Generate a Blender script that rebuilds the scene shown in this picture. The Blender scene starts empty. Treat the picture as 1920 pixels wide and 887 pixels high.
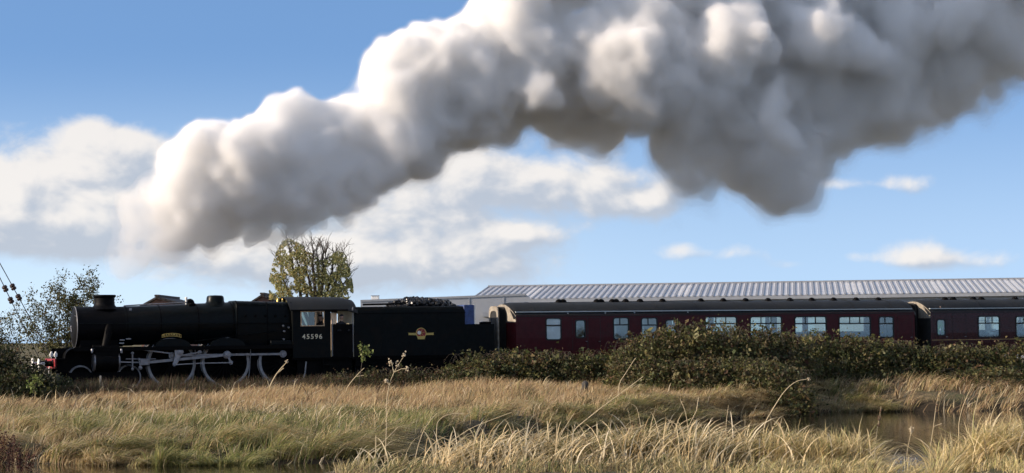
import bpy, math, random
import numpy as np
from mathutils import Matrix, Vector

random.seed(7)
RNG = np.random.default_rng(11)
scene = bpy.context.scene
col = scene.collection
R = math.radians

# ------------------------------------------------------------------ camera
CAM_Z = 3.2                     # water lies at z = 0, the rails at z = 1.2
FPX = 4342.0                    # focal length in pixels of a 1920 wide picture
PITCH = math.atan((630 - 443.5) / FPX)
ROLL = 0.012
cam_data = bpy.data.cameras.new('camera')
cam = bpy.data.objects.new('camera', cam_data)
col.objects.link(cam)
cam_data.sensor_width = 36.0
cam_data.lens = 36.0 * FPX / 1920
cam_data.clip_start = 0.5
cam_data.clip_end = 6000
CROT = Matrix.Rotation(math.pi / 2 + PITCH, 3, 'X') @ Matrix.Rotation(-ROLL, 3, 'Z')
cam.matrix_world = Matrix.Translation((0, 0, CAM_Z)) @ CROT.to_4x4()
scene.camera = cam

# ------------------------------------------------------------------ sun and sky
SUN_EL, SUN_BACK = R(22), R(-13)  # the sun stands left of the picture, a little on the viewer's side
sun_dir = Vector((-math.cos(SUN_EL) * math.cos(SUN_BACK), math.cos(SUN_EL) * math.sin(SUN_BACK), math.sin(SUN_EL)))
sl = bpy.data.lights.new('sun', 'SUN')
sl.energy = 4.8
sl.angle = R(0.53)
sl.color = (1.0, 0.83, 0.655)
sun = bpy.data.objects.new('sun', sl)
sun.rotation_euler = sun_dir.to_track_quat('Z', 'Y').to_euler()
sun.location = (-60, 60, 60)
col.objects.link(sun)

scene.view_settings.view_transform = 'Standard'
scene.view_settings.look = 'None'
scene.view_settings.exposure = 0.5
scene.view_settings.gamma = 1.0
scene.view_settings.use_curve_mapping = False
scene.render.engine = 'CYCLES'
cy = scene.cycles
cy.use_denoising = True
cy.max_bounces = 28
cy.diffuse_bounces = 3
cy.glossy_bounces = 3
cy.transmission_bounces = 4
cy.volume_bounces = 22
cy.transparent_max_bounces = 64
cy.use_adaptive_sampling = True
cy.adaptive_threshold = 0.03

world = bpy.data.worlds.new('World')
scene.world = world
world.use_nodes = True
world.cycles.sampling_method = 'MANUAL'
world.cycles.sample_map_resolution = 512


class Nodes:
    """small helper to write shader node trees as expressions"""
    def __init__(self, tree):
        self.t = tree
        tree.nodes.clear()

    def n(self, kind, ins=None, **props):
        nd = self.t.nodes.new(kind)
        for k, v in props.items():
            setattr(nd, k, v)
        for k, v in (ins or {}).items():
            s = nd.inputs[k]
            if isinstance(v, bpy.types.NodeSocket):
                self.t.links.new(v, s)
            else:
                s.default_value = v
        return nd

    def m(self, op, a, b=0.0, c=None):
        ins = {0: a, 1: b}
        if c is not None:
            ins[2] = c
        return self.n('ShaderNodeMath', ins, operation=op).outputs[0]

    def mix(self, f, a, b, blend='MIX'):
        nd = self.n('ShaderNodeMix', data_type='RGBA', blend_type=blend)
        for s, v in ((nd.inputs[0], f), (nd.inputs[6], a), (nd.inputs[7], b)):
            if isinstance(v, bpy.types.NodeSocket):
                self.t.links.new(v, s)
            else:
                s.default_value = v if not isinstance(v, tuple) else (tuple(v) + (1,))[:4]
        return nd.outputs[2]

    def ss(self, v, lo, hi, a=0.0, b=1.0):
        nd = self.n('ShaderNodeMapRange', {0: v, 1: lo, 2: hi, 3: a, 4: b}, interpolation_type='SMOOTHSTEP')
        return nd.outputs[0]


def build_sky():
    N = Nodes(world.node_tree)
    sky = N.n('ShaderNodeTexSky', sky_type='NISHITA', sun_disc=False, sun_elevation=SUN_EL,
              sun_rotation=math.atan2(sun_dir.x, sun_dir.y), altitude=20, air_density=1.0, dust_density=0.3, ozone_density=4.0)
    bg = N.n('ShaderNodeBackground', {0: sky.outputs[0], 1: 0.15})
    tc = N.n('ShaderNodeTexCoord')
    high = N.n('ShaderNodeVectorMath', {0: tc.outputs['Generated'], 1: (0, 0, .27)}, operation='ADD')   # clear blue down to low heights
    high = N.n('ShaderNodeVectorMath', {0: high.outputs[0]}, operation='NORMALIZE')
    N.t.links.new(high.outputs[0], sky.inputs[0])
    sep = N.n('ShaderNodeSeparateXYZ', {0: tc.outputs['Generated']})
    U = N.m('MULTIPLY', N.m('ARCTAN2', sep.outputs[0], sep.outputs[1]), FPX)   # bearing
    V = N.m('MULTIPLY', N.m('ARCSINE', sep.outputs[2]), FPX)                   # height above the horizon
    # drifting cumulus: (bearing, height, half width, half height, weight)
    clouds = [(-770, 368, 110, 40, 1.1), (-700, 335, 90, 40, .7), (-870, 290, 200, 66, 1.15), (-920, 205, 190, 50, 1.0), (-740, 225, 170, 85, 1.0),
              (-600, 240, 120, 80, .8), (-90, 300, 150, 75, 1.0), (110, 280, 190, 62, 1.0), (250, 240, 80, 32, .8), (-260, 250, 130, 60, .6),
              (-130, 145, 230, 65, .95), (10, 190, 70, 24, .95), (-330, 130, 170, 60, .8), (322, 158, 46, 24, .72), (395, 148, 100, 18, .5),
              (640, 138, 42, 15, .62), (760, 138, 75, 28, .66), (860, 128, 140, 24, .55), (722, 272, 54, 20, .62),
              (612, 276, 50, 18, .75), (520, 126, 55, 16, .7), (-480, 150, 220, 50, .7), (-1150, 260, 200, 80, .9), (1300, 190, 220, 40, .8)]

    def density(u, v, fine):
        s = None
        for (a, b, ra, rb, w) in clouds:
            du = N.m('MULTIPLY_ADD', u, 1 / ra, -a / ra)
            dv = N.m('MULTIPLY_ADD', v, 1 / rb, -b / rb)
            q = N.m('ADD', N.m('MULTIPLY', du, du), N.m('MULTIPLY', dv, dv))
            g = N.m('MULTIPLY', N.m('POWER', 2.718, N.m('MULTIPLY', q, -1.0)), w)
            s = g if s is None else N.m('ADD', s, g)
        # the same broken cumulus goes on round the rest of the sky
        cvec = N.n('ShaderNodeCombineXYZ', {0: N.m('MULTIPLY', u, 1 / 900), 1: N.m('MULTIPLY', v, 1 / 520), 2: 3.0}).outputs[0]
        far = N.n('ShaderNodeTexNoise', {'Vector': cvec, 'Scale': 1.0, 'Detail': 1.0}).outputs[0]
        away = N.m('MAXIMUM', N.ss(N.m('ABSOLUTE', u), 1050, 1500), N.ss(v, 900, 1500))
        band = N.ss(v, 20, 90)
        s = N.m('ADD', s, N.m('MULTIPLY', N.m('MULTIPLY', N.ss(far, .40, .58), band), away))
        vec = N.n('ShaderNodeCombineXYZ', {0: N.m('MULTIPLY', u, 1 / 120), 1: N.m('MULTIPLY', v, 1 / 84), 2: 0.7}).outputs[0]
        nz = N.n('ShaderNodeTexNoise', {'Vector': vec, 'Scale': 1.0, 'Detail': fine, 'Roughness': 0.55, 'Distortion': 0.2}).outputs[0]
        return N.m('ADD', s, N.m('MULTIPLY', N.m('SUBTRACT', nz, 0.5), 1.7))

    d0 = density(U, V, 7.0)
    d1 = density(N.m('ADD', U, -26.0), N.m('ADD', V, 20.0), 3.0)
    cover = N.ss(d0, 0.28, 1.0)
    lit = N.ss(N.m('SUBTRACT', d0, d1), -0.30, 0.42)
    body = N.mix(lit, (0.43, 0.47, 0.54), (0.80, 0.755, 0.71))
    veil = N.m('MULTIPLY', N.ss(V, 560, 0), 0.9)                    # bright thin air low down
    warm = N.m('MULTIPLY', veil, N.ss(U, 500, -700, 0.6, 1.0))
    cb = N.n('ShaderNodeBackground', {0: body, 1: 0.85})
    hb = N.n('ShaderNodeBackground', {0: (0.56, 0.70, 0.82, 1), 1: 0.95})
    above = N.ss(V, -30, 20)
    m1 = N.n('ShaderNodeMixShader', {0: N.m('MULTIPLY', warm, above), 1: bg.outputs[0], 2: hb.outputs[0]})
    m2 = N.n('ShaderNodeMixShader', {0: N.m('MULTIPLY', N.m('MULTIPLY', cover, above), 0.9), 1: m1.outputs[0], 2: cb.outputs[0]})
    out = N.n('ShaderNodeOutputWorld', {0: m2.outputs[0]})


build_sky()

# ------------------------------------------------------------------ from the picture to the place
CAMP = np.array([0, 0, CAM_Z])
CR = np.array(CROT)


def ray(x, y):
    return CR @ np.array([(x - 960) / FPX, -(y - 443.5) / FPX, -1.0])


def at(x, y, d):
    """world point seen at picture position (x, y) at d metres into the scene"""
    r = ray(x, y)
    return CAMP + r * (d / r[1])


TH = R(20)
TC, TS = math.cos(TH), math.sin(TH)
RAIL = 1.2
TO = np.array([-0.41, 102.13])          # a point of the track's centre line


def tp(x, y, w=-1.25):
    """(distance along the track, height above rail) seen at (x, y) on the plane w metres from the centre line"""
    r = ray(x, y)
    n = np.array([-TS, TC])
    k = ((TO - CAMP[:2]) @ n + w) / (r[:2] @ n)
    p = CAMP + r * k
    return float((p[:2] - TO) @ np.array([TC, TS])), float(p[2] - RAIL)


def tt(x, w=-1.25):
    return tp(x, 640, w)[0]


def hh(x, y, w=-1.25):
    return tp(x, y, w)[1]


def tw(t, w, h=0.0):
    """track coordinates to world"""
    return np.array([TO[0] + t * TC - w * TS, TO[1] + t * TS + w * TC, RAIL + h])


# ------------------------------------------------------------------ materials
MATS = {}


def mat(name, color, rough=0.6, metal=0.0, var=0.25, scale=6.0, bump=0.0, coat=0.0, spec=0.5, dirt=None, dirt_amt=0.0):
    m = bpy.data.materials.new(name)
    m.use_nodes = True
    N = Nodes(m.node_tree)
    tc = N.n('ShaderNodeTexCoord')
    nz = N.n('ShaderNodeTexNoise', {'Vector': tc.outputs['Object'], 'Scale': scale, 'Detail': 6.0, 'Roughness': 0.62}).outputs[0]
    lo = tuple(c * (1 - var) for c in color)
    hi = tuple(min(1, c * (1 + var)) for c in color)
    c = N.mix(N.ss(nz, .3, .7), lo, hi)
    if dirt:
        n2 = N.n('ShaderNodeTexNoise', {'Vector': tc.outputs['Object'], 'Scale': scale * .35, 'Detail': 8.0, 'Roughness': 0.7}).outputs[0]
        c = N.mix(N.m('MULTIPLY', N.ss(n2, .45, .7), dirt_amt), c, dirt)
    rr = N.m('MULTIPLY_ADD', nz, 0.3, rough - 0.15)
    ins = {'Base Color': c, 'Roughness': rr, 'Metallic': metal, 'Coat Weight': coat, 'Specular IOR Level': spec}
    if bump:
        ins['Normal'] = N.n('ShaderNodeBump', {'Height': nz, 'Strength': bump, 'Distance': 0.02}).outputs[0]
    b = N.n('ShaderNodeBsdfPrincipled', ins)
    N.n('ShaderNodeOutputMaterial', {0: b.outputs[0]})
    MATS[name] = m
    return m


def leaf_mat(name, trans=0.3, rough=0.6, spec=0.3):
    """leaves and blades: own colour from the mesh, some light shining through"""
    m = bpy.data.materials.new(name)
    m.use_nodes = True
    N = Nodes(m.node_tree)
    at_ = N.n('ShaderNodeAttribute', attribute_name='tint').outputs['Color']
    b = N.n('ShaderNodeBsdfPrincipled', {'Base Color': at_, 'Roughness': rough, 'Specular IOR Level': spec})
    t = N.n('ShaderNodeBsdfTranslucent', {0: at_})
    mx = N.n('ShaderNodeMixShader', {0: trans, 1: b.outputs[0], 2: t.outputs[0]})
    N.n('ShaderNodeOutputMaterial', {0: mx.outputs[0]})
    MATS[name] = m
    return m


def glass_mat(name, tint, rough=0.03, refl=0.12):
    m = bpy.data.materials.new(name)
    m.use_nodes = True
    N = Nodes(m.node_tree)
    fr = N.n('ShaderNodeFresnel', {0: 1.5}).outputs[0]
    f = N.m('ADD', fr, refl)
    g = N.n('ShaderNodeBsdfGlossy', {0: (1, 1, 1, 1), 'Roughness': rough})
    t = N.n('ShaderNodeBsdfTransparent', {0: tint + (1,)})
    mx = N.n('ShaderNodeMixShader', {0: f, 1: t.outputs[0], 2: g.outputs[0]})
    N.n('ShaderNodeOutputMaterial', {0: mx.outputs[0]})
    MATS[name] = m
    return m


mat('loco_green', (0.0022, 0.0042, 0.0055), .36, coat=.0, spec=.11, var=.35, dirt=(.007, .006, .005), dirt_amt=.5)
mat('loco_black', (0.002, 0.002, 0.0024), .55, spec=.07, var=.4, dirt=(.008, .007, .006), dirt_amt=.6)
mat('smoke_black', (0.002, 0.002, 0.0028), .55, spec=.09, var=.4)
mat('steel', (0.27, 0.27, 0.29), .45, metal=.75, var=.2, dirt=(.12, .11, .10), dirt_amt=.5)
mat('tyre_steel', (0.27, 0.27, 0.28), .45, metal=.2, var=.2, dirt=(.1, .09, .085), dirt_amt=.4)
mat('white_paint', (0.75, 0.74, 0.70), .5, var=.08)
mat('red_paint', (0.26, 0.014, 0.018), .45, var=.15)
mat('brass', (0.60, 0.42, 0.13), .35, metal=.7, var=.1)
mat('gold_paint', (0.52, 0.38, 0.10), .5, var=.1)
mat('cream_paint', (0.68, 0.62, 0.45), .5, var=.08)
mat('tan_paint', (0.52, 0.36, 0.22), .6, var=.25)
mat('tender_green', (0.0028, 0.0045, 0.005), .5, spec=.10, var=.35, dirt=(.010, .007, .0055), dirt_amt=.6)
mat('blue_steel', (0.035, 0.065, 0.19), .5, var=.3)
mat('coal', (0.012, 0.012, 0.014), .32, var=.5, scale=14)
mat('maroon', (0.058, 0.008, 0.011), .4, spec=.18, var=.15, dirt=(.05, .02, .02), dirt_amt=.5)
mat('maroon_deep', (0.036, 0.004, 0.006), .28, coat=.08, spec=.3, var=.15)
mat('coach_roof', (0.010, 0.012, 0.014), .6, spec=.3, var=.25, scale=2.5, dirt=(.020, .020, .021), dirt_amt=.6)
mat('coach_end', (0.30, 0.27, 0.22), .7, var=.3, scale=5, dirt=(.16, .12, .09), dirt_amt=.8)
mat('rubber', (0.012, 0.012, 0.012), .7, var=.3)
mat('interior_cream', (0.50, 0.54, 0.54), .6, var=.1)
mat('seat_cloth', (0.16, 0.10, 0.09), .9, var=.3, scale=20)
mat('curtain', (0.62, 0.62, 0.60), .9, var=.15)
mat('frosted', (0.52, 0.62, 0.63), .25, var=.08, scale=2)
mat('gold_line', (0.40, 0.25, 0.09), .5, var=.1)
mat('wall_metal', (0.34, 0.36, 0.39), .5, var=.06, scale=.6)
mat('wall_dark', (0.30, 0.32, 0.35), .5, var=.08, scale=.6)
mat('roof_metal', (0.45, 0.46, 0.48), .42, metal=.0, var=.1, scale=.8, dirt=(.32, .33, .35), dirt_amt=.5)
mat('roof_light', (0.58, 0.58, 0.58), .5, var=.12, scale=1.5)
mat('seam_shade_metal', (0.30, 0.31, 0.33), .5, metal=.2, var=.1)  # darker than the panels: the shadow beside each rib, put into the colour
mat('roof_tile', (0.050, 0.040, 0.036), .8, var=.3, scale=3)
mat('brick_wall', (0.22, 0.12, 0.09), .8, var=.25, scale=3)
mat('bark', (0.060, 0.046, 0.034), .9, var=.35, scale=8, bump=.4)
mat('twig', (0.065, 0.052, 0.040), .9, var=.3, scale=8)
mat('rail_steel', (0.10, 0.075, 0.06), .5, metal=.4)
mat('sleeper', (0.06, 0.05, 0.045), .9)
mat('ballast', (0.06, 0.055, 0.05), .95, var=.5, scale=25, bump=.6)
mat('post_grey', (0.30, 0.29, 0.27), .8)
mat('stone_grey', (0.055, 0.05, 0.045), .9, scale=12, bump=.4)
mat('cable', (0.03, 0.03, 0.032), .6)
mat('insulator', (0.035, 0.018, 0.014), .4)
mat('skin', (0.50, 0.32, 0.24), .6)
mat('cloth_dark', (0.012, 0.013, 0.018), .9)
mat('cloth_pale', (0.60, 0.58, 0.55), .9)
mat('cloth_blue', (0.05, 0.07, 0.13), .9)
mat('hivis', (0.35, 0.95, 0.15), .7, var=.1)
mat('hair_dark', (0.02, 0.014, 0.01), .8)
leaf_mat('leaf', .28)
leaf_mat('sunlit_patch_cloth', .8)
leaf_mat('blade', .38, .55)
glass_mat('window_glass', (0.86, 0.94, 0.94), refl=.05)
glass_mat('cab_glass', (0.45, 0.5, 0.46), refl=.06)


# ------------------------------------------------------------------ mesh helpers
def np_mesh(name, V, quads=None, tris=None, smooth=False, tint=None):
    me = bpy.data.meshes.new(name)
    V = np.ascontiguousarray(V, np.float32)
    loops, starts, tot = [], [], 0
    if quads is not None and len(quads):
        loops.append(np.asarray(quads, np.int32).ravel())
        starts.append(np.arange(len(quads), dtype=np.int32) * 4)
        tot = len(quads) * 4
    if tris is not None and len(tris):
        loops.append(np.asarray(tris, np.int32).ravel())
        starts.append(np.arange(len(tris), dtype=np.int32) * 3 + tot)
    L = np.concatenate(loops)
    S = np.concatenate(starts)
    me.vertices.add(len(V))
    me.vertices.foreach_set('co', V.ravel())
    me.loops.add(len(L))
    me.loops.foreach_set('vertex_index', L)
    me.polygons.add(len(S))
    me.polygons.foreach_set('loop_start', S)
    me.update(calc_edges=True)
    if smooth:
        me.polygons.foreach_set('use_smooth', np.ones(len(S), bool))
    if tint is not None:
        a = me.attributes.new('tint', 'FLOAT_COLOR', 'POINT')
        c = np.ones((len(V), 4), np.float32)
        c[:, :3] = tint
        a.data.foreach_set('color', c.ravel())
    return me


def link(name, me, m=None, parent=None, loc=None):
    o = bpy.data.objects.new(name, me)
    col.objects.link(o)
    if m is not None and me is not None and not me.materials:
        me.materials.append(MATS[m] if isinstance(m, str) else m)
    if parent is not None:
        o.parent = parent
    if loc is not None:
        o.location = loc
    return o


def tag(o, label, cat=None, group=None, kind=None):
    o['label'] = label
    if cat:
        o['category'] = cat
    if group:
        o['group'] = group
    if kind:
        o['kind'] = kind
    return o


def empty(name, loc, rz=0.0):
    o = bpy.data.objects.new(name, None)
    o.empty_display_size = 0.3
    o.location = loc
    o.rotation_euler = (0, 0, rz)
    col.objects.link(o)
    return o


class MB:
    """collects shapes and links them as one mesh object"""
    def __init__(self, off=(0, 0, 0)):
        self.v, self.f, self.off = [], [], off

    def add(self, vs, fs):
        b = len(self.v)
        self.v += [tuple(p) for p in vs]
        self.f += [tuple(i + b for i in f) for f in fs]
        return self

    def box(self, x0, x1, y0, y1, z0, z1):
        vs = [(x, y, z) for x in (x0, x1) for y in (y0, y1) for z in (z0, z1)]
        return self.add(vs, [(0, 1, 3, 2), (4, 6, 7, 5), (0, 4, 5, 1), (2, 3, 7, 6), (0, 2, 6, 4), (1, 5, 7, 3)])

    def prism(self, poly, y0, y1):
        """polygon in (x, z) extruded from y0 to y1"""
        n = len(poly)
        vs = [(x, y0, z) for x, z in poly] + [(x, y1, z) for x, z in poly]
        fs = [tuple(range(n)), tuple(range(2 * n - 1, n - 1, -1))]
        fs += [(i, i + n, (i + 1) % n + n, (i + 1) % n) for i in range(n)]
        return self.add(vs, fs)

    def loft(self, rings, caps=True, closed=True):
        n = len(rings[0])
        vs = [p for r in rings for p in r]
        fs = []
        for k in range(len(rings) - 1):
            for i in range(n if closed else n - 1):
                j = (i + 1) % n
                fs.append((k * n + i, k * n + j, (k + 1) * n + j, (k + 1) * n + i))
        if caps:
            fs.append(tuple(range(n - 1, -1, -1)))
            fs.append(tuple(range((len(rings) - 1) * n, len(rings) * n)))
        return self.add(vs, fs)

    def lathe(self, o, axis, prof, n=24, caps=True):
        """profile of (radius, distance along axis) turned about axis through o"""
        a = Vector(axis).normalized()
        u = a.orthogonal().normalized()
        w = a.cross(u)
        o = Vector(o)
        rings = []
        for r, d in prof:
            rings.append([o + a * d + (u * math.cos(k / n * math.tau) + w * math.sin(k / n * math.tau)) * r for k in range(n)])
        return self.loft(rings, caps)

    def tube(self, pts, r, n=8, caps=True):
        pts = [Vector(p) for p in pts]
        rs = r if isinstance(r, (list, tuple)) else [r] * len(pts)
        rings = []
        u = None
        for i, p in enumerate(pts):
            d = (pts[min(i + 1, len(pts) - 1)] - pts[max(i - 1, 0)])
            d = d.normalized() if d.length > 1e-9 else Vector((0, 0, 1))
            u = d.orthogonal().normalized() if u is None else (u - d * u.dot(d)).normalized()
            w = d.cross(u)
            rings.append([p + (u * math.cos(k / n * math.tau) + w * math.sin(k / n * math.tau)) * rs[i] for k in range(n)])
        return self.loft(rings, caps)

    def ball(self, c, rx, ry, rz, n=12, m=8):
        rings = []
        for k in range(m + 1):
            a = math.pi * (k + .02) / (m + .04)
            rings.append([(c[0] + rx * math.sin(a) * math.cos(j / n * math.tau), c[1] + ry * math.sin(a) * math.sin(j / n * math.tau),
                           c[2] + rz * math.cos(a)) for j in range(n)])
        return self.loft(rings)

    def build(self, name, m, parent=None, smooth=True, angle=35, bevel=0.0, loc=None):
        me = bpy.data.meshes.new(name)
        o = self.off
        me.from_pydata([(x - o[0], y - o[1], z - o[2]) for x, y, z in self.v], [], self.f)
        me.update()
        if smooth:
            me.polygons.foreach_set('use_smooth', np.ones(len(me.polygons), bool))
            me.set_sharp_from_angle(angle=R(angle))
        ob = link(name, me, m, parent, loc)
        if bevel:
            b = ob.modifiers.new('soft_edge', 'BEVEL')
            b.width = bevel
            b.segments = 2
            b.limit_method = 'ANGLE'
        return ob


def text_mesh(body, size, extrude=0.004, spacing=1.0):
    cu = bpy.data.curves.new('lettering', 'FONT')
    cu.body = body
    cu.size = size
    cu.extrude = extrude
    cu.align_x = 'CENTER'
    cu.align_y = 'CENTER'
    cu.space_character = spacing
    cu.offset = size * 0.012
    ob = bpy.data.objects.new('lettering', cu)
    col.objects.link(ob)
    dg = bpy.context.evaluated_depsgraph_get()
    me = bpy.data.meshes.new_from_object(ob.evaluated_get(dg))
    bpy.data.objects.remove(ob)
    bpy.data.curves.remove(cu)
    return me


# smooth random fields
def spline_matrix(n, step, off=0.0):
    """weights that take a lattice to n samples, step lattice cells apart (cubic B-spline)"""
    x = np.arange(n) * step + off + 1
    i = np.floor(x).astype(int)
    f = x - i
    m = i.max() + 3
    W = np.zeros((n, m + 1), np.float32)
    for k, w in enumerate(((1 - f) ** 3 / 6, (3 * f ** 3 - 6 * f ** 2 + 4) / 6, (-3 * f ** 3 + 3 * f ** 2 + 3 * f + 1) / 6, f ** 3 / 6)):
        W[np.arange(n), i - 1 + k] += w
    return W


def grid_noise(shape, cell, rng):
    Ws = [spline_matrix(n, 1.0 / c, rng.random()) for n, c in zip(shape, cell)]
    L = rng.normal(0, 1, [w.shape[1] for w in Ws]).astype(np.float32)
    A = np.tensordot(Ws[0], L, (1, 0))
    A = np.tensordot(A, Ws[1], (1, 1))
    A = np.tensordot(A, Ws[2], (1, 1))
    return A * 1.9


_LAT = np.random.default_rng(5).normal(0, 1, (8, 256, 256)).astype(np.float32)


def noise2(x, y, scale, k=0):
    """smooth value noise on the ground plane, about -1 to 1"""
    x = np.asarray(x, float) / scale + 91.3 * (k + 1)
    y = np.asarray(y, float) / scale + 47.7 * (k + 1)
    i, j = np.floor(x).astype(int), np.floor(y).astype(int)
    f, g = x - i, y - j
    f, g = f * f * (3 - 2 * f), g * g * (3 - 2 * g)
    L = _LAT[k % 8]
    v = lambda a, b: L[a % 256, b % 256]
    return (v(i, j) * (1 - f) * (1 - g) + v(i + 1, j) * f * (1 - g) + v(i, j + 1) * (1 - f) * g + v(i + 1, j + 1) * f * g) * .75


# ------------------------------------------------------------------ ground and water
def water_depth(x, y):
    """how far into the scene the water surface is at picture position (x, y)"""
    r = ray(x, y)
    return CAMP + r * (CAM_Z / -r[2])


_edge = np.array([water_depth(x, y)[:2] for x, y in
                  [(-900, 868), (-300, 870), (0, 871), (300, 874), (520, 874), (640, 870), (760, 852), (880, 828), (1000, 808), (1250, 792),
                   (1440, 783), (1540, 774), (1700, 772), (1920, 772), (2400, 772), (3200, 770)]])
_near = np.array([[-200, 44], [-8, 45], [-4.6, 47.5], [-3.2, 51.5], [0, 53.0], [3, 54.0], [6, 53.2], [7.5, 52.2], [8.1, 48.8], [9.4, 48.8], [10.1, 52.2], [11, 53.5], [14, 54], [40, 52], [200, 50]])


def far_edge(x):
    return np.interp(x, _edge[:, 0], _edge[:, 1])


def near_edge(x):
    return np.interp(x, _near[:, 0], _near[:, 1])


def sstep(v, a, b):
    t = np.clip((v - a) / (b - a), 0, 1)
    return t * t * (3 - 2 * t)


def ground_z(x, y):
    x, y = np.asarray(x, float), np.asarray(y, float)
    w = -(x - TO[0]) * TS + (y - TO[1]) * TC
    wob = noise2(x, y, 2.2, 0) * .5 + noise2(x, y, .9, 1) * .22
    fe, ne = far_edge(x) + wob, near_edge(x) + wob
    field = 0.50 + 0.36 * sstep(w, -22, -5) + 0.20 * noise2(x, y, 3.2, 2) + 0.06 * noise2(x, y, 1.3, 3)
    far = -0.9 + (field + 0.9) * sstep(y, fe - 1.4, fe + 2.4)
    nearb = -0.9 + (0.35 + 0.1 * noise2(x, y, 2.0, 4) + 0.9 + 0.9 * sstep(y, 40, 8)) * sstep(-y, -ne - 1.2, -ne + 1.6)
    z = np.maximum(far, nearb)
    bank = sstep(np.abs(w), 4.6, 2.6)
    return z + (RAIL - 0.36 - z) * bank * (y > 60)


def build_ground():
    fine_x = np.arange(-24, 26.01, 0.25)
    fine_y = np.concatenate([np.arange(40, 70, .25), np.arange(70, 116.01, .4)])
    def tails(f, lo, hi):
        a = f[0] - np.cumsum(.5 * 1.35 ** np.arange(40))
        b = f[-1] + np.cumsum(.5 * 1.35 ** np.arange(40))
        return np.concatenate([a[a > lo][::-1], f, b[b < hi]])
    gx, gy = tails(fine_x, -3500, 3500), tails(fine_y, -300, 4500)
    X, Y = np.meshgrid(gx, gy, indexing='ij')
    Z = ground_z(X, Y)
    V = np.stack([X, Y, Z], -1).reshape(-1, 3)
    n, m = len(gx), len(gy)
    i = np.arange(n * m).reshape(n, m)
    Q = np.stack([i[:-1, :-1], i[1:, :-1], i[1:, 1:], i[:-1, 1:]], -1).reshape(-1, 4)
    mt = bpy.data.materials.new('ground_soil')
    mt.use_nodes = True
    N = Nodes(mt.node_tree)
    tc = N.n('ShaderNodeTexCoord').outputs['Object']
    a = N.n('ShaderNodeTexNoise', {'Vector': tc, 'Scale': .5, 'Detail': 8.0}).outputs[0]
    b = N.n('ShaderNodeTexNoise', {'Vector': tc, 'Scale': 6.0, 'Detail': 8.0}).outputs[0]
    c = N.mix(N.ss(a, .4, .6), (.100, .080, .050), (.090, .100, .042))
    c = N.mix(N.ss(b, .35, .75), c, (.19, .15, .09))
    zz = N.n('ShaderNodeSeparateXYZ', {0: tc}).outputs[2]
    c = N.mix(N.ss(N.m('MULTIPLY_ADD', a, .5, zz), .85, .45), c, (.034, .027, .019))
    bp = N.n('ShaderNodeBump', {'Height': b, 'Strength': .8, 'Distance': .06}).outputs[0]
    p = N.n('ShaderNodeBsdfPrincipled', {'Base Color': c, 'Roughness': .95, 'Normal': bp, 'Specular IOR Level': .15})
    N.n('ShaderNodeOutputMaterial', {0: p.outputs[0]})
    o = link('ground', np_mesh('ground', V, Q, smooth=True), mt)
    tag(o, 'rough grassy ground of field, banks and railway strip', kind='structure')
    # water of the ditch
    mw = bpy.data.materials.new('ditch_water')
    mw.use_nodes = True
    N = Nodes(mw.node_tree)
    tc = N.n('ShaderNodeTexCoord').outputs['Object']
    mp = N.n('ShaderNodeMapping', {'Vector': tc, 'Scale': (1.0, 0.35, 1)}).outputs[0]
    a = N.n('ShaderNodeTexNoise', {'Vector': mp, 'Scale': 5.0, 'Detail': 3.0, 'Roughness': .5}).outputs[0]
    sp = N.n('ShaderNodeSeparateXYZ', {0: tc}).outputs
    breeze = N.m('MULTIPLY', N.ss(sp[1], 63, 54), N.ss(sp[0], 0, 4))           # the breeze ruffles the water in front
    bp = N.n('ShaderNodeBump', {'Height': a, 'Strength': N.m('MULTIPLY_ADD', breeze, .75, .18), 'Distance': .05}).outputs[0]
    p = N.n('ShaderNodeBsdfPrincipled', {'Base Color': (.020, .017, .010, 1), 'Roughness': .06, 'IOR': 1.33, 'Normal': bp, 'Specular IOR Level': .5})
    N.n('ShaderNodeOutputMaterial', {0: p.outputs[0]})
    wv = [(-200, 30, 0), (220, 30, 0), (220, 118, 0), (-200, 118, 0)]
    o = link('water', np_mesh('water', wv, [(0, 1, 2, 3)]), mw)
    tag(o, 'still dark brown water of the ditch', kind='structure')
    # ballast shoulder, sleepers and rails
    bm = MB()
    for t0 in range(-60, 80, 20):
        pts = [(-2.4, -.36), (-1.75, -.20), (1.75, -.20), (2.4, -.36)]
        bm.loft([[(t, w, h) for w, h in pts] for t in (t0, t0 + 20)], caps=False, closed=False)
    root = bm.build('ballast', 'ballast', loc=(TO[0], TO[1], RAIL))
    root.rotation_euler = (0, 0, TH)
    tag(root, 'stone ballast bed under the rails', kind='structure')
    me = None
    rb = MB().box(-.11, .11, -1.28, 1.28, -.28, -.14)
    s0 = rb.build('sleeper', 'sleeper', root, smooth=False, bevel=.01)
    for k in range(-32, 44):
        s = s0 if k == -32 else s0.copy()
        if k != -32:
            col.objects.link(s)
        s.location = (k * .72, 0, 0)
    for w in (-.7525, .7525):
        MB().box(-60, 80, w - .035, w + .035, -.05, 0).box(-60, 80, w - .012, w + .012, -.12, -.05).box(-60, 80, w - .07, w + .07, -.14, -.12).build('rail', 'rail_steel', root, smooth=False)


build_ground()


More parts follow.
